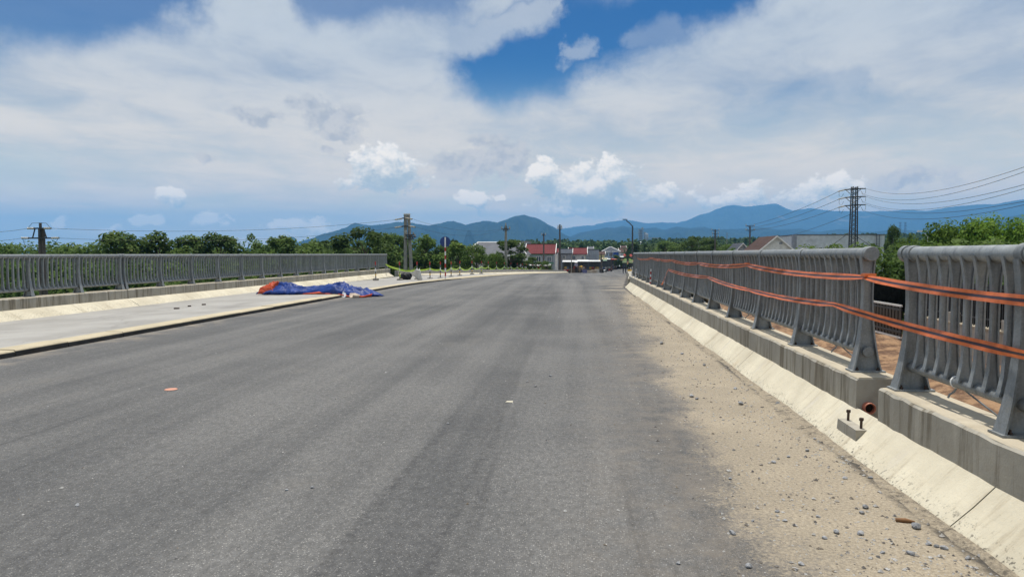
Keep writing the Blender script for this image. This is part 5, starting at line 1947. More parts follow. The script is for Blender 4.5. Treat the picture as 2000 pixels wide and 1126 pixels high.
# ------------------------------------------------------------------ disc sign
Y = 43.0
c = P(870, 545.5, Y)
t = thing('disc_sign', 'round blue sign disc on a red and white banded pole beside the pavement', 'road sign', (c.x, Y, c.z))
ztop = P(869, 463, Y).z
bands = [(545.5, 539, WHITE), (539, 531, REDP), (531, 523, WHITE), (523, 514.5, REDP), (514.5, 506, WHITE), (506, 498.5, REDP), (498.5, 490.5, WHITE), (490.5, 483, REDP), (483, 463, WHITE)]
for a, b, m in bands:
    z0, z1 = P(870, a, Y).z, P(870, b, Y).z
    MB().tube([(c.x, Y, z0), (c.x, Y, z1)], 0.045, 12).build('pole_band', m, t, 'auto')
q = P(869, 472, Y)
MB().lathe((c.x - 0.02, Y + 0.065, q.z), [(0.325, 0.0), (0.335, 0.004), (0.335, 0.012), (0.325, 0.016)], 36, 'y').build('disc', BLUEP, t, 'auto')
MB().lathe((c.x - 0.02, Y + 0.085, q.z), [(0.31, 0.0), (0.31, 0.004)], 36, 'y').build('disc_front', WHITE, t, 'auto')

# ------------------------------------------------------------------ striped posts with yellow tape
posts = [(734, 545.5, 42.0, 30), (781, 544.5, 41.5, 38), (815, 541.5, 43.0, 36.5), (840, 541, 44, 35.5), (860, 540.5, 45.5, 33.5), (881, 539, 49, 31), (898, 538, 52, 29.5), (922, 537, 57, 27), (940, 536, 61, 25.5), (954, 536, 64, 24.5),
         (970, 535, 69, 22.8), (985, 534, 74, 21.5), (998, 533.6, 78, 20), (1010, 533, 82, 19), (1020, 532.6, 86, 18), (1028, 532, 90, 17.2), (1040.5, 532, 95, 16.4), (1048.5, 531.7, 99, 15.6), (1057, 531.5, 103, 15)]
POST_ORD = ['lone striped post', 'striped post beside the black bag', 'striped post behind the white sack']
heads = []
for k, (px, py, Y, hpx) in enumerate(posts):
    g0 = P(px, py, Y)
    z0 = pave_z(Y, 0.4)
    h = 1.12
    if k == 0:
        lab = 'lone striped post with orange band between the tarpaulin and the black bag'
    elif k == 1:
        lab = 'striped post with hanging yellow tape beside the black bag'
    elif k == 2:
        lab = 'striped post standing behind the leaning white sack'
    elif k < len(ordw) + 3:
        lab = f'striped post on a round foot, {ordw[k - 3]} in line beyond the white sack'
    t = thing('striped_post', lab, 'barrier post', (g0.x, Y, z0), 'striped posts along the pavement edge')
    dk = mat('post_dark_grey', (0.10, 0.105, 0.115), 0.6)
    lean = random.uniform(-0.02, 0.02)
    X = lambda z: g0.x + lean * z
    rr_ = 0.034
    MB().lathe((g0.x, Y, z0 - 0.03), [(0.19, 0.0), (0.19, 0.09), (0.15, 0.12), (0.06, 0.13)], 14).build('foot', mat('foot_concrete', (0.2, 0.185, 0.16), 0.9), t, 'auto')
    MB().tube([(X(0), Y, z0 + 0.09), (X(h), Y, z0 + h)], rr_, 8).build('pole', dk, t, 'auto')
    for a, b, m in ((h - 0.2, h + 0.005, REDP), (0.52, 0.72, WHITE), (0.24, 0.36, YELP)):
        MB().tube([(X(a), Y, z0 + a), (X(b), Y, z0 + b)], rr_ + 0.004, 8).build('band', m, t, 'auto')
    heads.append(Vector((X(0.66), Y - rr_ - 0.01, z0 + 0.66)))
keys = [(h_ + Vector((0, 0, random.uniform(-0.08, 0.05))), random.uniform(-0.3, 0.3)) for h_ in heads[1:]]
tp = thing('barrier_tape', 'bright yellow-green barrier tape looped from post to post', 'tape', tuple(heads[1]))
ribbon('tape_strip', None, keys, 0.10, TAPE_Y, tp, 0.05, 3)
ribbon('tape_strip', None, [(P(753, 516, 51.2), 0.3), (heads[1], 0.0)], 0.14, TAPE_Y, tp, 0.004, 6)
for k in (1, 8, 9):
    h_ = heads[k]
    ribbon('hanging_end', None, [(h_ + Vector((0.02, -0.02, 0.02)), 1.2), (h_ + Vector((0.05, -0.03, -0.5)), 1.5)], 0.11, TAPE_Y, tp, 0.0, k)

# ------------------------------------------------------------------ tarpaulin heap
def vnoise(x, y, seed):
    g = np.random.default_rng(seed).random((64, 64))
    xi, yi = np.floor(x).astype(int), np.floor(y).astype(int)
    tx, ty = x - xi, y - yi
    tx, ty = tx * tx * (3 - 2 * tx), ty * ty * (3 - 2 * ty)
    G = lambda a, b: g[a % 64, b % 64]
    return (G(xi, yi) * (1 - tx) + G(xi + 1, yi) * tx) * (1 - ty) + (G(xi, yi + 1) * (1 - tx) + G(xi + 1, yi + 1) * tx) * ty


A0, A1 = Vector((-12.55, 26.6)), Vector((-7.55, 25.0))
ax = (A1 - A0).normalized()
ay = Vector((-ax.y, ax.x))
LEN = (A1 - A0).length
nu, nv = 150, 60
U, V = np.meshgrid(np.linspace(0, 1, nu), np.linspace(-1, 1, nv), indexing='ij')


def heap_part(name, m, u0, u1, parent, wid, seed, hgt, edge=0.0):
    u = u0 + (u1 - u0) * U
    wl = wid * (0.72 + 0.5 * vnoise(u * 7, V * 0 + 1.5, seed) + 0.25 * (vnoise(u * 19, V * 0 + 3, seed + 1) - 0.5))
    d = V * wl
    wx = u * LEN + 0.35 * (vnoise(u * 9, V * 2 + 9, seed + 7) - 0.5)
    e = np.clip(1 - np.abs(V), 0, 1) ** 0.42 * np.clip(np.minimum(U, 1 - U) * 9, 0, 1) ** 0.6
    fold = np.zeros_like(u)
    for o_, (fx, fy, amp) in enumerate(((3.2, 1.3, 0.40), (7.5, 2.2, 0.46), (15, 4.5, 0.26), (30, 9, 0.08))):
        nn = vnoise(u * fx + V * 0.7 * fy + 11 * o_, V * fy - u * fx * 0.35 + 5 * o_, seed + 20 + o_)
        fold += amp * (1 - 2 * np.abs(nn - 0.5)) ** 2
    big = 0.72 + 0.14 * np.sin(u * 8.5 + 0.6) + 0.12 * np.exp(-((u - 0.72) / 0.12) ** 2)
    z = hgt * e * (0.34 + 0.50 * fold) * big
    X_ = A0.x + ax.x * wx + ay.x * d
    Y_ = A0.y + ax.y * wx + ay.y * d
    # skirt wrinkles on the ground
    z = z + 0.02 + 0.03 * vnoise(u * 40, V * 7, seed + 50)
    zb = np.where(X_ > -8.7, 0.0, 0.085)
    zb = np.where(X_ < -9.1, np.vectorize(lambda a: pave_z(26, min(1, (-9.06 - a) / 4.9)))(X_), zb)
    verts = np.stack([X_, Y_, zb + z], axis=-1).reshape(-1, 3)
    faces = [(i * nv + j, i * nv + j + 1, (i + 1) * nv + j + 1, (i + 1) * nv + j) for i in range(nu - 1) for j in range(nv - 1)]
    mbx = MB()
    mbx.add([tuple(p) for p in verts], faces)
    o = mbx.build(name, m, parent, True)
    sol = o.modifiers.new('thickness', 'SOLIDIFY')
    sol.thickness = 0.006
    return o


TB = m_tarp('blue_tarpaulin', (0.005, 0.031, 0.18), (0.02, 0.05, 0.17))
TO = m_tarp('orange_tarpaulin_back', (0.40, 0.06, 0.02), (0.25, 0.07, 0.04))
t = thing('tarpaulin', 'crumpled blue tarpaulin with orange underside heaped across the left kerb', 'tarpaulin', (A0.x + 2.3, A0.y - 0.7, 0.05))
heap_part('blue_sheet', TB, 0.06, 1.0, t, 0.62, 43, 0.66)
heap_part('orange_turned_end', TO, 0.0, 0.14, t, 0.46, 60, 0.72)
heap_part('blue_tail', TB, -0.03, 0.05, t, 0.28, 66, 0.4)
def flap(name, m, pts2, h=0.06):
    """a turned-over strip of sheet lying along the front of the heap"""
    secs = []
    for k, (u_, v_, w_, z_) in enumerate(pts2):
        b = Vector((A0.x + ax.x * u_ * LEN + ay.x * v_, A0.y + ax.y * u_ * LEN + ay.y * v_))
        zz0 = 0.0 if b.x > -8.7 else (0.10 if b.x > -9.2 else pave_z(26, min(1, (-9.06 - b.x) / 4.9)))
        secs.append([(b.x - ay.x * w_, b.y - ay.y * w_, zz0 + 0.012), (b.x, b.y, zz0 + z_), (b.x + ay.x * w_, b.y + ay.y * w_, zz0 + z_ * 1.4), (b.x + ay.x * w_ * 0.9, b.y + ay.y * w_ * 0.9, zz0 + z_ * 1.4 - 0.01), (b.x, b.y, zz0 + z_ - 0.01)])
    return MB().sweep(secs).build(name, m, t, True)
flap('orange_edge', TO, [(0.46, -0.62, 0.02, 0.03), (0.56, -0.60, 0.05, 0.06), (0.62, -0.56, 0.07, 0.09), (0.66, -0.56, 0.08, 0.13), (0.71, -0.58, 0.06, 0.07), (0.78, -0.66, 0.03, 0.03)])
flap('orange_edge', TO, [(0.80, -0.80, 0.02, 0.03), (0.90, -0.74, 0.03, 0.04), (0.985, -0.58, 0.04, 0.06), (1.0, -0.2, 0.04, 0.10)])
flap('pale_patch', mat('pale_tarp_patch', (0.42, 0.43, 0.46), 0.5), [(0.815, -0.66, 0.04, 0.16), (0.84, -0.74, 0.09, 0.12), (0.865, -0.82, 0.07, 0.05)])
flap('pale_patch', mat('pale_tarp_patch2', (0.45, 0.36, 0.28), 0.6), [(0.88, -0.70, 0.05, 0.12), (0.92, -0.72, 0.10, 0.12), (0.96, -0.66, 0.05, 0.08)])

# black bag
Y = 42.0
c = P(793, 545, Y)
z0 = pave_z(Y, 0.3)
bm = bmesh.new()
bmesh.ops.create_icosphere(bm, subdivisions=4, radius=1.0)
for v in bm.verts:
    n = v.co.normalized()
    k = 1 + 0.10 * math.sin(n.x * 7 + n.z * 5) * math.sin(n.y * 6 + 1) + 0.05 * math.sin(n.x * 19 + n.y * 13) * math.sin(n.z * 17)
    v.co = Vector((n.x * 0.36 * k, n.y * 0.30 * k, max(-0.20, n.z * 0.25 * k)))
me = bpy.data.meshes.new('black_bag')
bm.to_mesh(me)
bm.free()
me.materials.append(m_tarp('black_bag_plastic', (0.012, 0.012, 0.014), (0.05, 0.05, 0.05)))
for p_ in me.polygons:
    p_.use_smooth = True
t = thing('rubbish_bag', 'shiny black rubbish bag lying beside the striped post', 'bag', (c.x, Y, z0))
o = inst('bag', me, t, (0, 0, 0.20))
MB().tube([(c.x + 0.30, Y - 0.05, z0 + 0.3), (c.x + 0.40, Y - 0.08, z0 + 0.38), (c.x + 0.44, Y - 0.1, z0 + 0.36)], [0.07, 0.035, 0.07], 8).build('tied_neck', BLACK, t, True)

# white sack, open and slumped to one side
Y = 39.5
c = P(820, 550, Y)
z0 = pave_z(Y, 0.12)
t = thing('white_sack', 'dirty white open sack slumped over on the pavement', 'sack', (c.x, Y, z0))
secs = []
for k, (h, rr_) in enumerate(((0.0, 0.13), (0.02, 0.17), (0.2, 0.20), (0.38, 0.225), (0.52, 0.25), (0.60, 0.27), (0.585, 0.25), (0.45, 0.22), (0.2, 0.18))):
    ring = []
    for q in range(20):
        a = 2 * math.pi * q / 20
        w = 1 + 0.06 * math.sin(a * 3 + k) + 0.05 * math.sin(a * 7 + 2 * k) * (h / 0.6)
        hh = h + (0.05 * math.sin(a * 4) if h > 0.5 else 0)
        ring.append((c.x + rr_ * w * math.cos(a) - hh * 0.42, Y + rr_ * w * math.sin(a) - hh * 0.1, z0 + hh * 0.9 + 0.03 + 0.12 * math.cos(a) * (h > 0.3)))
    secs.append(ring)
MB().sweep(secs).build('sack_wall', m_tarp('white_sack_weave', (0.58, 0.57, 0.53), (0.30, 0.29, 0.24)), t, True)

# ------------------------------------------------------------------ stones, grit and scraps on the road
STONES = []
for k in range(6):
    bm = bmesh.new()
    bmesh.ops.create_icosphere(bm, subdivisions=2, radius=1.0)
    g = random.Random(100 + k)
    pl = [(Vector((g.uniform(-1, 1), g.uniform(-1, 1), g.uniform(-1, 1))).normalized(), g.uniform(0.55, 0.85)) for _ in range(9)]
    for v in bm.verts:
        for n, d in pl:
            s_ = v.co.dot(n)
            if s_ > d:
                v.co -= n * (s_ - d)
        v.co = Vector((v.co.x * g.uniform(0.97, 1.03), v.co.y * 0.8, v.co.z * 0.62))
    me = bpy.data.meshes.new('stone')
    bm.to_mesh(me)
    bm.free()
    me.materials.append(STONE)
    STONES.append(me)


def on_road(px, py, z=0.0):
    d = ray(px, py)
    return EYE + d * ((z - EYE.z) / d.z)


stone_px = [(1789, 1031, 13), (1634, 1041, 9), (1680, 1044, 9), (1779, 1083, 10), (1814, 1064, 8), (1844, 1072, 9), (1690, 992, 9), (1683, 1003, 7), (1462, 1108, 10), (1565, 1103, 8), (1533, 1018, 7), (1431, 1043, 9), (1447, 790, 8), (1511, 904, 6),
            (1577, 881, 6), (1591, 858, 5), (1436, 760, 6), (1519, 790, 7), (1351, 775, 7), (1361, 780, 5), (1610, 1052, 7), (1829, 1068, 7), (1325, 1101, 7), (1518, 1000, 6), (1470, 1018, 5), (1426, 936, 5), (1292, 672, 6), (1332, 692, 5), (1376, 714, 5),
            (1700, 934, 6), (1650, 935, 6), (1540, 893, 5), (610, 953, 6), (152, 988, 7), (875, 828, 5), (1030, 746, 4), (1046, 755, 4), (560, 958, 5), (1075, 735, 4), (1890, 1092, 8), (1723, 1080, 7), (1598, 1010, 6)]
for k, (px, py, hp) in enumerate(stone_px):
    p = on_road(px, py)
    s_ = hp * p.y / F_PX * 0.85
    o = bpy.data.objects.new('stone', STONES[k % 6])
    COL.objects.link(o)
    o.location = (p.x, p.y, s_ * 0.5)
    o.scale = (s_, s_, s_)
    o.rotation_euler = (random.uniform(-0.3, 0.3), random.uniform(-0.3, 0.3), random.uniform(0, 6.28))
    special = {0: 'largest grey stone on the sand, beside the brown wood scrap', 3: 'grey stone low on the sand, directly below the wood scrap', 8: 'dark grey stone at the bottom edge where sand meets asphalt', 12: 'brownish upright stone on the sand halfway to the railing gap',
               32: 'small dark stone on the asphalt left of the tyre mark', 33: 'pale bluish stone on the asphalt at the far left'}
    if k in special:
        tag(o, special[k], 'stone', 'loose stones on the sandy strip' if px > 1250 else 'loose stones on the asphalt')
    elif px > 1250:
        tag(o, 'loose grey stone lying on the sandy strip by the right parapet', 'stone', 'loose stones on the sandy strip')
    else:
        tag(o, 'loose stone lying on the bare asphalt', 'stone', 'loose stones on the asphalt')

g = np.random.default_rng(5)
V_, F_ = [], []
oct_v = np.array([(1, 0, 0), (0, 1, 0), (-1, 0, 0), (0, -1, 0), (0, 0, 0.7), (0, 0, -0.7)], float)
oct_f = [(0, 1, 4), (1, 2, 4), (2, 3, 4), (3, 0, 4), (1, 0, 5), (2, 1, 5), (3, 2, 5), (0, 3, 5)]
cnt = 0
while cnt < 12000:
    y = 2.8 + 30 * g.random() ** 2.2
    x = 2.13 - abs(g.normal()) * 0.75 if g.random() < 0.86 else g.uniform(-8, 1.2)
    if x > 2.13 or x < -8.4:
        continue
    s_ = min(0.018, 0.003 + 0.0033 * g.exponential())
    if g.random() < 0.45 and math.sin(x * 5.1 + y * 1.7) + math.sin(y * 3.3 - x * 2.0) < 0.2:
        continue
    if x < 0.6:
        s_ *= 0.8
    ang_ = g.random() * 6.28
    rot = np.array([[math.cos(ang_), -math.sin(ang_), 0], [math.sin(ang_), math.cos(ang_), 0], [0, 0, 1]])
    vv_ = (oct_v * (g.uniform(0.65, 1.2, (6, 1)))) @ rot.T * s_ + np.array([x, y, s_ * 0.35])
    V_.append(vv_)
    F_.extend([tuple(i + cnt * 6 for i in f) for f in oct_f])
    cnt += 1
me = bpy.data.meshes.new('gravel')
me.from_pydata(np.concatenate(V_).tolist(), [], F_)
m, b = pnew('mixed_grit')
vn = voronoi(pos(), 30.0, 'F1', 'Color')
r_, g_, b_ = sep(vn)
link(mixc(smooth(r_, 0.2, 0.8), mixc(g_, (0.07, 0.07, 0.075), (0.2, 0.16, 0.115)), (0.42, 0.41, 0.39)), b.inputs['Base Color'])
b.inputs['Roughness'].default_value = 0.9
me.materials.append(m)
o = bpy.data.objects.new('gravel', me)
COL.objects.link(o)
o['kind'] = 'stuff'
tag(o, 'fine loose grit scattered along the sandy right edge of the road', 'grit')

rows = []
r9 = random.Random(77)
for k in range(150):
    y = 2.2 + k * 0.16
    w = 0.09 + 0.045 * math.sin(y * 1.1) + 0.03 * math.sin(y * 2.9 + 1) + r9.uniform(-0.025, 0.025)
    h = 0.014 + 0.008 * math.sin(y * 1.7 + 2) + r9.uniform(-0.004, 0.004)
    rows.append([(2.15, y, h * 1.25), (2.12, y, h), (2.12 - w * 0.35, y, h * 0.72 + r9.uniform(-0.003, 0.003)), (2.12 - w * 0.75, y, h * 0.28), (2.12 - w, y, 0.0015), (2.12 - w - 0.02, y, -0.01)])
o = MB().sweep(rows, closed=False).build('sand_drift', DRIFT, None, True)
o['kind'] = 'stuff'
tag(o, 'low drift of dark-flecked sand banked against the foot of the right parapet', 'sand')

p = on_road(1768, 1020)
o = MB().tube([(p.x - 0.05, p.y + 0.01, 0.012), (p.x, p.y, 0.014), (p.x + 0.05, p.y - 0.008, 0.010)], [0.012, 0.014, 0.006], 7).build('bark_scrap', mat('bark_scrap_brown', (0.20, 0.10, 0.04), 0.85), None, True)
tag(o, 'brown scrap of wood lying beside a grey stone on the sand', 'wood scrap')
p = on_road(334, 761)
o = MB().lathe((p.x, p.y, 0.004), [(0.07, 0.0), (0.072, 0.004), (0.065, 0.008)], 20).build('flat_disc', mat('faded_orange', (0.52, 0.25, 0.17), 0.7))
tag(o, 'flat faded orange disc lying on the asphalt', 'disc')
p = on_road(995, 785)
o = MB().hexa([(p.x - 0.04, p.y - 0.03, 0.003), (p.x + 0.04, p.y - 0.035, 0.003), (p.x + 0.035, p.y + 0.03, 0.003), (p.x - 0.03, p.y + 0.035, 0.003), (p.x - 0.04, p.y - 0.03, 0.009), (p.x + 0.04, p.y - 0.035, 0.008), (p.x + 0.035, p.y + 0.03, 0.012), (p.x - 0.03, p.y + 0.035, 0.009)]).build('paper_scrap', mat('cream_scrap', (0.5, 0.46, 0.36), 0.8))
tag(o, 'cream scrap lying on the dark tyre mark', 'scrap')
for k, (px, py, lab) in enumerate(((345, 603, 'dark offcut lying on the left pavement, largest of three'), (398, 595, 'dark offcut on the left pavement, nearest the tarpaulin'), (370, 598, 'small dark offcut on the left pavement, middle of three'))):
    p = on_road(px, py, 0.02)
    z0 = pave_z(p.y, (-9.06 - p.x) / 4.9)
    o = MB().box((p.x, p.y, z0 + 0.02), (0.14 - k * 0.03, 0.06, 0.04), k * 0.7).build('offcut', RUST)
    tag(o, lab, 'offcut', 'offcuts on the pavement')

# ------------------------------------------------------------------ people
SKIN = mat('skin', (0.36, 0.2, 0.13), 0.6, 0.05)
EDGES = [('pelvis', 'waist', 1), ('waist', 'chest', 1), ('chest', 'neck', 1), ('neck', 'head', 0), ('head', 'crown', 0),
         ('chest', 'sl', 1), ('sl', 'el', 1), ('el', 'wl', 0), ('wl', 'hl', 0), ('chest', 'sr', 1), ('sr', 'er', 1), ('er', 'wr', 0), ('wr', 'hr', 0),
         ('pelvis', 'pl', 2), ('pl', 'kl', 2), ('kl', 'al', 2), ('al', 'tl', 3), ('pelvis', 'pr', 2), ('pr', 'kr', 2), ('kr', 'ar', 2), ('ar', 'tr', 3)]
RAD = dict(pelvis=0.15, waist=0.135, chest=0.155, neck=0.055, head=0.095, crown=0.085, sl=0.075, el=0.05, wl=0.034, hl=0.038, sr=0.075, er=0.05, wr=0.034, hr=0.038,
           pl=0.095, kl=0.065, al=0.045, tl=0.045, pr=0.095, kr=0.065, ar=0.045, tr=0.045)
STAND = dict(pelvis=(0, 0, 0.93), waist=(0, 0, 1.08), chest=(0, 0, 1.30), neck=(0, 0, 1.47), head=(0, -0.02, 1.58), crown=(0, -0.01, 1.66), sl=(-0.19, 0, 1.39), el=(-0.25, 0.02, 1.12), wl=(-0.24, -0.12, 0.90), hl=(-0.23, -0.17, 0.82),
             sr=(0.19, 0, 1.39), er=(0.25, 0.02, 1.12), wr=(0.24, -0.12, 0.90), hr=(0.23, -0.17, 0.82), pl=(-0.10, 0, 0.88), kl=(-0.11, -0.02, 0.49), al=(-0.11, 0.02, 0.09), tl=(-0.12, -0.12, 0.05),
             pr=(0.10, 0, 0.88), kr=(0.12, -0.03, 0.49), ar=(0.13, 0.02, 0.09), tr=(0.14, -0.12, 0.05))


def person(label, loc, pose, mats, rz=0.0, group=None, extras=None, scale=1.0):
    """one continuous skinned body; mats = skin, top, trousers, shoes"""
    t = thing('person', label, 'person', loc, group)
    names = list(RAD)
    jt = dict(STAND)
    jt.update(pose)
    me = bpy.data.meshes.new('body')
    ca, sa = math.cos(rz), math.sin(rz)
    W = {n: (scale * (jt[n][0] * ca - jt[n][1] * sa), scale * (jt[n][0] * sa + jt[n][1] * ca), scale * jt[n][2]) for n in names}
    me.from_pydata([W[n] for n in names], [(names.index(a), names.index(b)) for a, b, _ in EDGES], [])
    ob = bpy.data.objects.new('body_skeleton', me)
    COL.objects.link(ob)
    ob.modifiers.new('skin', 'SKIN')
    sv = me.skin_vertices[0].data
    for i, n in enumerate(names):
        sv[i].radius = (RAD[n] * scale, RAD[n] * scale * (0.72 if n in ('pelvis', 'waist', 'chest') else 1.0))
        sv[i].use_root = (n == 'pelvis')
    ob.modifiers.new('sub', 'SUBSURF').levels = 1
    dg = bpy.context.evaluated_depsgraph_get()
    new = bpy.data.meshes.new_from_object(ob.evaluated_get(dg))
    bpy.data.objects.remove(ob)
    new.materials.clear()
    for m_ in mats:
        new.materials.append(m_)
    segs = [(Vector(W[a]), Vector(W[b]), k) for a, b, k in EDGES]
    for p_ in new.polygons:
        c_ = p_.center
        best, bk = 1e9, 0
        for a, b, k in segs:
            ab = b - a
            u = max(0, min(1, (c_ - a).dot(ab) / ab.length_squared))
            d = (c_ - a - ab * u).length
            if d < best:
                best, bk = d, k
        p_.material_index = bk
        p_.use_smooth = True
    o = bpy.data.objects.new('body', new)
    COL.objects.link(o)
    o.parent = t
    hd, cr = Vector(W['head']), Vector(W['crown'])
    if extras:
        extras(t, W, Vector(loc))
    return t


SHOE = mat('dark_shoe', (0.02, 0.02, 0.02), 0.6)
NAVY = mat('navy_workwear', (0.03, 0.04, 0.06), 0.8, rnd=0)
VEST = mat('hi_vis_yellow_green', (0.36, 0.56, 0.08), 0.6)
SILV = mat('reflective_band', (0.55, 0.6, 0.58), 0.4)


def helmet(m, brim=0.13, cone=False):
    def f(t, W, L):
        h = Vector(W['head']) + L
        cz = Vector(W['crown']) + L
        if cone:
            MB().lathe((cz.x, cz.y, cz.z - 0.03), [(0.27, -0.02), (0.26, 0.0), (0.12, 0.11), (0.02, 0.17)], 14).build('hat', m, t, 'auto')
        else:
            MB().lathe((cz.x, cz.y, cz.z - 0.05), [(0.145, -0.02), (0.145, 0.0), (0.118, 0.02), (0.105, 0.08), (0.06, 0.125), (0.01, 0.14)], 14).build('helmet', m, t, 'auto')
    return f


def vest_and_helmet(m):
    def f(t, W, L):
        helmet(m)(t, W, L)
        a, b = Vector(W['pelvis']) + L, Vector(W['chest']) + L
        ringz = []
        for u_, rx, ry in ((0.1, 0.175, 0.14), (0.5, 0.17, 0.135), (0.85, 0.185, 0.145), (1.1, 0.16, 0.12)):
            c_ = a.lerp(b, u_)
            ringz.append([(c_.x + rx * math.cos(2 * math.pi * q / 16), c_.y + ry * math.sin(2 * math.pi * q / 16), c_.z) for q in range(16)])
        v = MB().sweep(ringz).build('vest', VEST, t, True)
        for u_ in (0.3, 0.7):
            c_ = a.lerp(b, u_)
            rr2 = [[(c_.x + 0.192 * math.cos(2 * math.pi * q / 16), c_.y + 0.153 * math.sin(2 * math.pi * q / 16), c_.z + dz) for q in range(16)] for dz in (-0.03, 0.03)]
            MB().sweep(rr2).build('reflective_band', SILV, v)
    return f


Yw = 61.0
for px, lab, pose, rz, k in ((1219.5, 'worker in red helmet and yellow-green vest, left of the pair past the right railing', dict(el=(-0.36, -0.02, 1.22), wl=(-0.24, -0.2, 1.22), hl=(-0.17, -0.24, 1.24)), 0.3, 0),
                             (1232, 'worker in red helmet and yellow-green vest, right of the pair past the right railing', dict(er=(0.38, -0.02, 1.24), wr=(0.30, -0.22, 1.12), hr=(0.26, -0.28, 1.06)), -0.5, 1)):
    Y = Yw + k * 1.2
    p = P(px, 525, Y)
    zb = road_z(Y) + 0.16
    person(lab, (p.x, Y, zb), pose, (SKIN, NAVY, NAVY, SHOE), rz, 'two workers past the railing end', vest_and_helmet(REDP), 0.97)
for k, px in enumerate((1229.5, 1236)):
    Y = 56.0 + k
    p = P(px, 528, Y)
    zb = road_z(Y) + 0.16
    t = thing('yellow_bucket', ('yellow bucket in front of the workers, left one' if k == 0 else 'yellow bucket in front of the workers, right one against the railing end'), 'bucket', (p.x, Y, zb))
    MB().lathe((p.x, Y, zb), [(0.13, 0.0), (0.18, 0.36), (0.185, 0.37), (0.17, 0.37), (0.12, 0.03)], 16).build('tub', YELP, t, 'auto')
    MB().tube([(p.x - 0.18, Y, zb + 0.35), (p.x - 0.1, Y - 0.1, zb + 0.5), (p.x + 0.1, Y - 0.1, zb + 0.5), (p.x + 0.18, Y, zb + 0.35)], 0.01, 5).build('handle', GALV, t)

# red and white cone-like markers standing on the far parapet
for k, (px, py, Y, h, lab) in enumerate(((1268, 546, 24.6, 0.55, 'striped red and white marker stick on the parapet, nearest of three'), (1252, 536, 31.0, 0.42, 'small pale marker stick on the parapet, middle of three'), (1248, 533, 33.2, 0.48, 'thin pale marker stick on the parapet, farthest of three'))):
    t = thing('marker_stick', lab, 'marker', (2.47, Y, PZ), 'marker sticks on the right parapet')
    for q in range(6):
        MB().tube([(2.47 + 0.02 * q / 6, Y, PZ + h * q / 6), (2.47 + 0.02 * (q + 1) / 6, Y, PZ + h * (q + 1) / 6)], [0.034 - 0.003 * q, 0.031 - 0.003 * q], 8).build('band', WHITE if q % 2 else (REDP if k == 0 else mat('pale_grey_stick', (0.5, 0.48, 0.48), 0.6)), t)
    MB().lathe((2.47, Y, PZ + 0.005), [(0.07, 0.0), (0.07, 0.015), (0.03, 0.03)], 12).build('foot', WHITE, t)

Y = 108.0
p = P(1125, 533, Y)
zb = road_z(Y) + 0.03
person('person in a pale patterned top and black trousers standing at the road edge', (p.x, Y, zb), dict(el=(-0.27, -0.05, 1.13), wl=(-0.12, -0.22, 1.10), hl=(-0.05, -0.25, 1.12)), (SKIN, mat('pale_violet_top', (0.42, 0.40, 0.5), 0.8), mat('black_trousers', (0.012, 0.012, 0.016), 0.8), SHOE), 0.4, 'people by the stalls', helmet(WHITE, cone=True))
p = P(1132.5, 533, Y)
bend_pose = dict(pelvis=(0, 0.10, 0.86), waist=(0, -0.02, 0.98), chest=(0, -0.24, 1.03), neck=(0, -0.40, 1.0), head=(0, -0.50, 0.95), crown=(0, -0.57, 0.92), sl=(-0.18, -0.30, 1.04), el=(-0.20, -0.34, 0.78), wl=(-0.14, -0.42, 0.56), hl=(-0.12, -0.45, 0.48),
                 sr=(0.18, -0.30, 1.04), er=(0.20, -0.34, 0.78), wr=(0.14, -0.42, 0.56), hr=(0.12, -0.45, 0.48), pl=(-0.10, 0.10, 0.82), pr=(0.10, 0.10, 0.82))
person('person in a bright yellow top bending down beside the standing one', (p.x, Y + 0.5, zb), bend_pose, (SKIN, YELP, mat('tan_trousers', (0.3, 0.22, 0.13), 0.8), SHOE), 1.2, 'people by the stalls')
Y = 172.0
p = P(1183.5, 520, Y)
person('person in dark blue standing by the far stalls', (p.x, Y, ground_z(p.x, Y)), {}, (SKIN, mat('dark_blue_cloth', (0.02, 0.035, 0.10), 0.8), NAVY, SHOE), 0.0, 'people by the stalls')

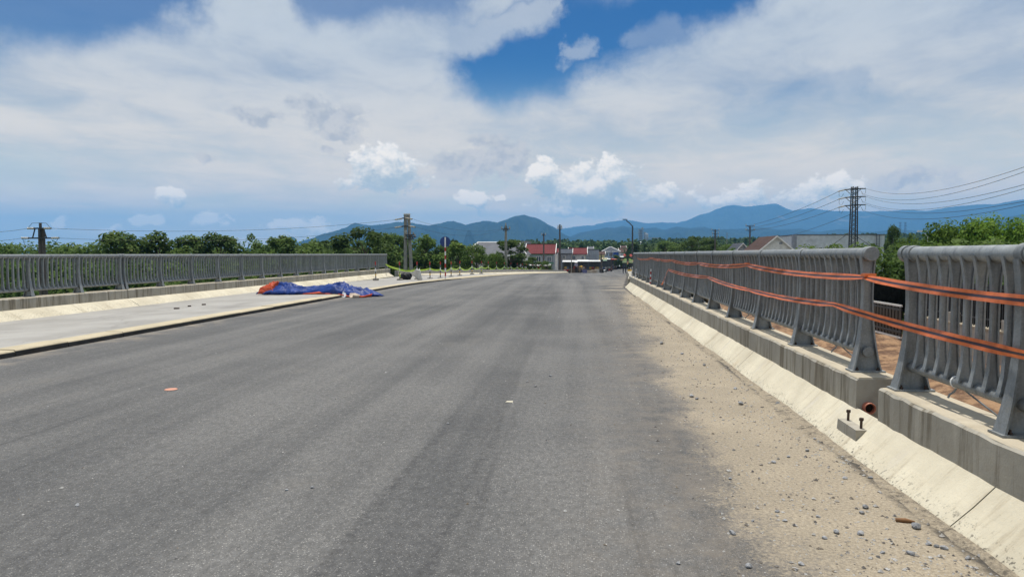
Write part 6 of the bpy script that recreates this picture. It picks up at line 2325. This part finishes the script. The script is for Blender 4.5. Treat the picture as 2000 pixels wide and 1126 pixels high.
# motorcycle and rider on the far road
Y = 205.0
p = P(1197, 529, Y)
zb = road_z(Y)
t = thing('motorcycle', 'small dark motorcycle ridden along the far road', 'motorcycle', (p.x, Y, zb))
for yy in (-0.62, 0.62):
    MB().lathe((p.x, Y + yy, zb + 0.29), [(0.24, -0.05), (0.29, -0.04), (0.29, 0.04), (0.24, 0.05)], 16, 'x').build('wheel', BLACK, t, 'auto')
MB().sweep([[(p.x - w_, Y + yy, zb + z0_), (p.x + w_, Y + yy, zb + z0_), (p.x + w_, Y + yy, zb + z1_), (p.x - w_, Y + yy, zb + z1_)] for yy, w_, z0_, z1_ in ((-0.55, 0.05, 0.45, 0.95), (-0.3, 0.12, 0.3, 0.7), (0.1, 0.13, 0.3, 0.72), (0.7, 0.09, 0.5, 0.75))]).build('frame', mat('motorcycle_dark', (0.03, 0.03, 0.035), 0.35), t)
MB().tube([(p.x - 0.32, Y - 0.45, zb + 1.0), (p.x, Y - 0.5, zb + 0.98), (p.x + 0.32, Y - 0.45, zb + 1.0)], 0.02, 6).build('handlebar', DARKSTEEL, t)
ride = dict(pelvis=(0, 0.15, 0.80), waist=(0, 0.14, 0.96), chest=(0, 0.08, 1.18), neck=(0, 0.05, 1.34), head=(0, 0.02, 1.46), crown=(0, 0.03, 1.54), sl=(-0.19, 0.06, 1.26), el=(-0.30, -0.12, 1.06), wl=(-0.30, -0.36, 1.02), hl=(-0.30, -0.43, 1.01),
            sr=(0.19, 0.06, 1.26), er=(0.30, -0.12, 1.06), wr=(0.30, -0.36, 1.02), hr=(0.30, -0.43, 1.01), pl=(-0.13, 0.10, 0.78), kl=(-0.20, -0.28, 0.70), al=(-0.18, -0.12, 0.36), tl=(-0.18, -0.24, 0.32), pr=(0.13, 0.10, 0.78), kr=(0.20, -0.28, 0.70), ar=(0.18, -0.12, 0.36), tr=(0.18, -0.24, 0.32))
person('rider in dark clothes and helmet on the far motorcycle', (p.x, Y, zb), ride, (SKIN, NAVY, NAVY, SHOE), 0, None, helmet(mat('dark_helmet', (0.03, 0.03, 0.05), 0.3)))

# ------------------------------------------------------------------ haze: the blue air in front of the mountains
m = bpy.data.materials.new('haze_air')
m.use_nodes = True
m.node_tree.nodes.clear()
vo = m.node_tree.nodes.new('ShaderNodeVolumePrincipled')
vo.inputs['Color'].default_value = (0.21, 0.53, 1.0, 1)
vo.inputs['Density'].default_value = 0.000112
vo.inputs['Anisotropy'].default_value = 0.0
mo = m.node_tree.nodes.new('ShaderNodeOutputMaterial')
m.node_tree.links.new(vo.outputs[0], mo.inputs['Volume'])
hz = MB().box((0, 3000, 420), (32000, 26000, 960))
o = hz.build('haze', m)
o['kind'] = 'stuff'
o['label'] = 'pale blue haze lying before the mountains'
o['category'] = 'haze'
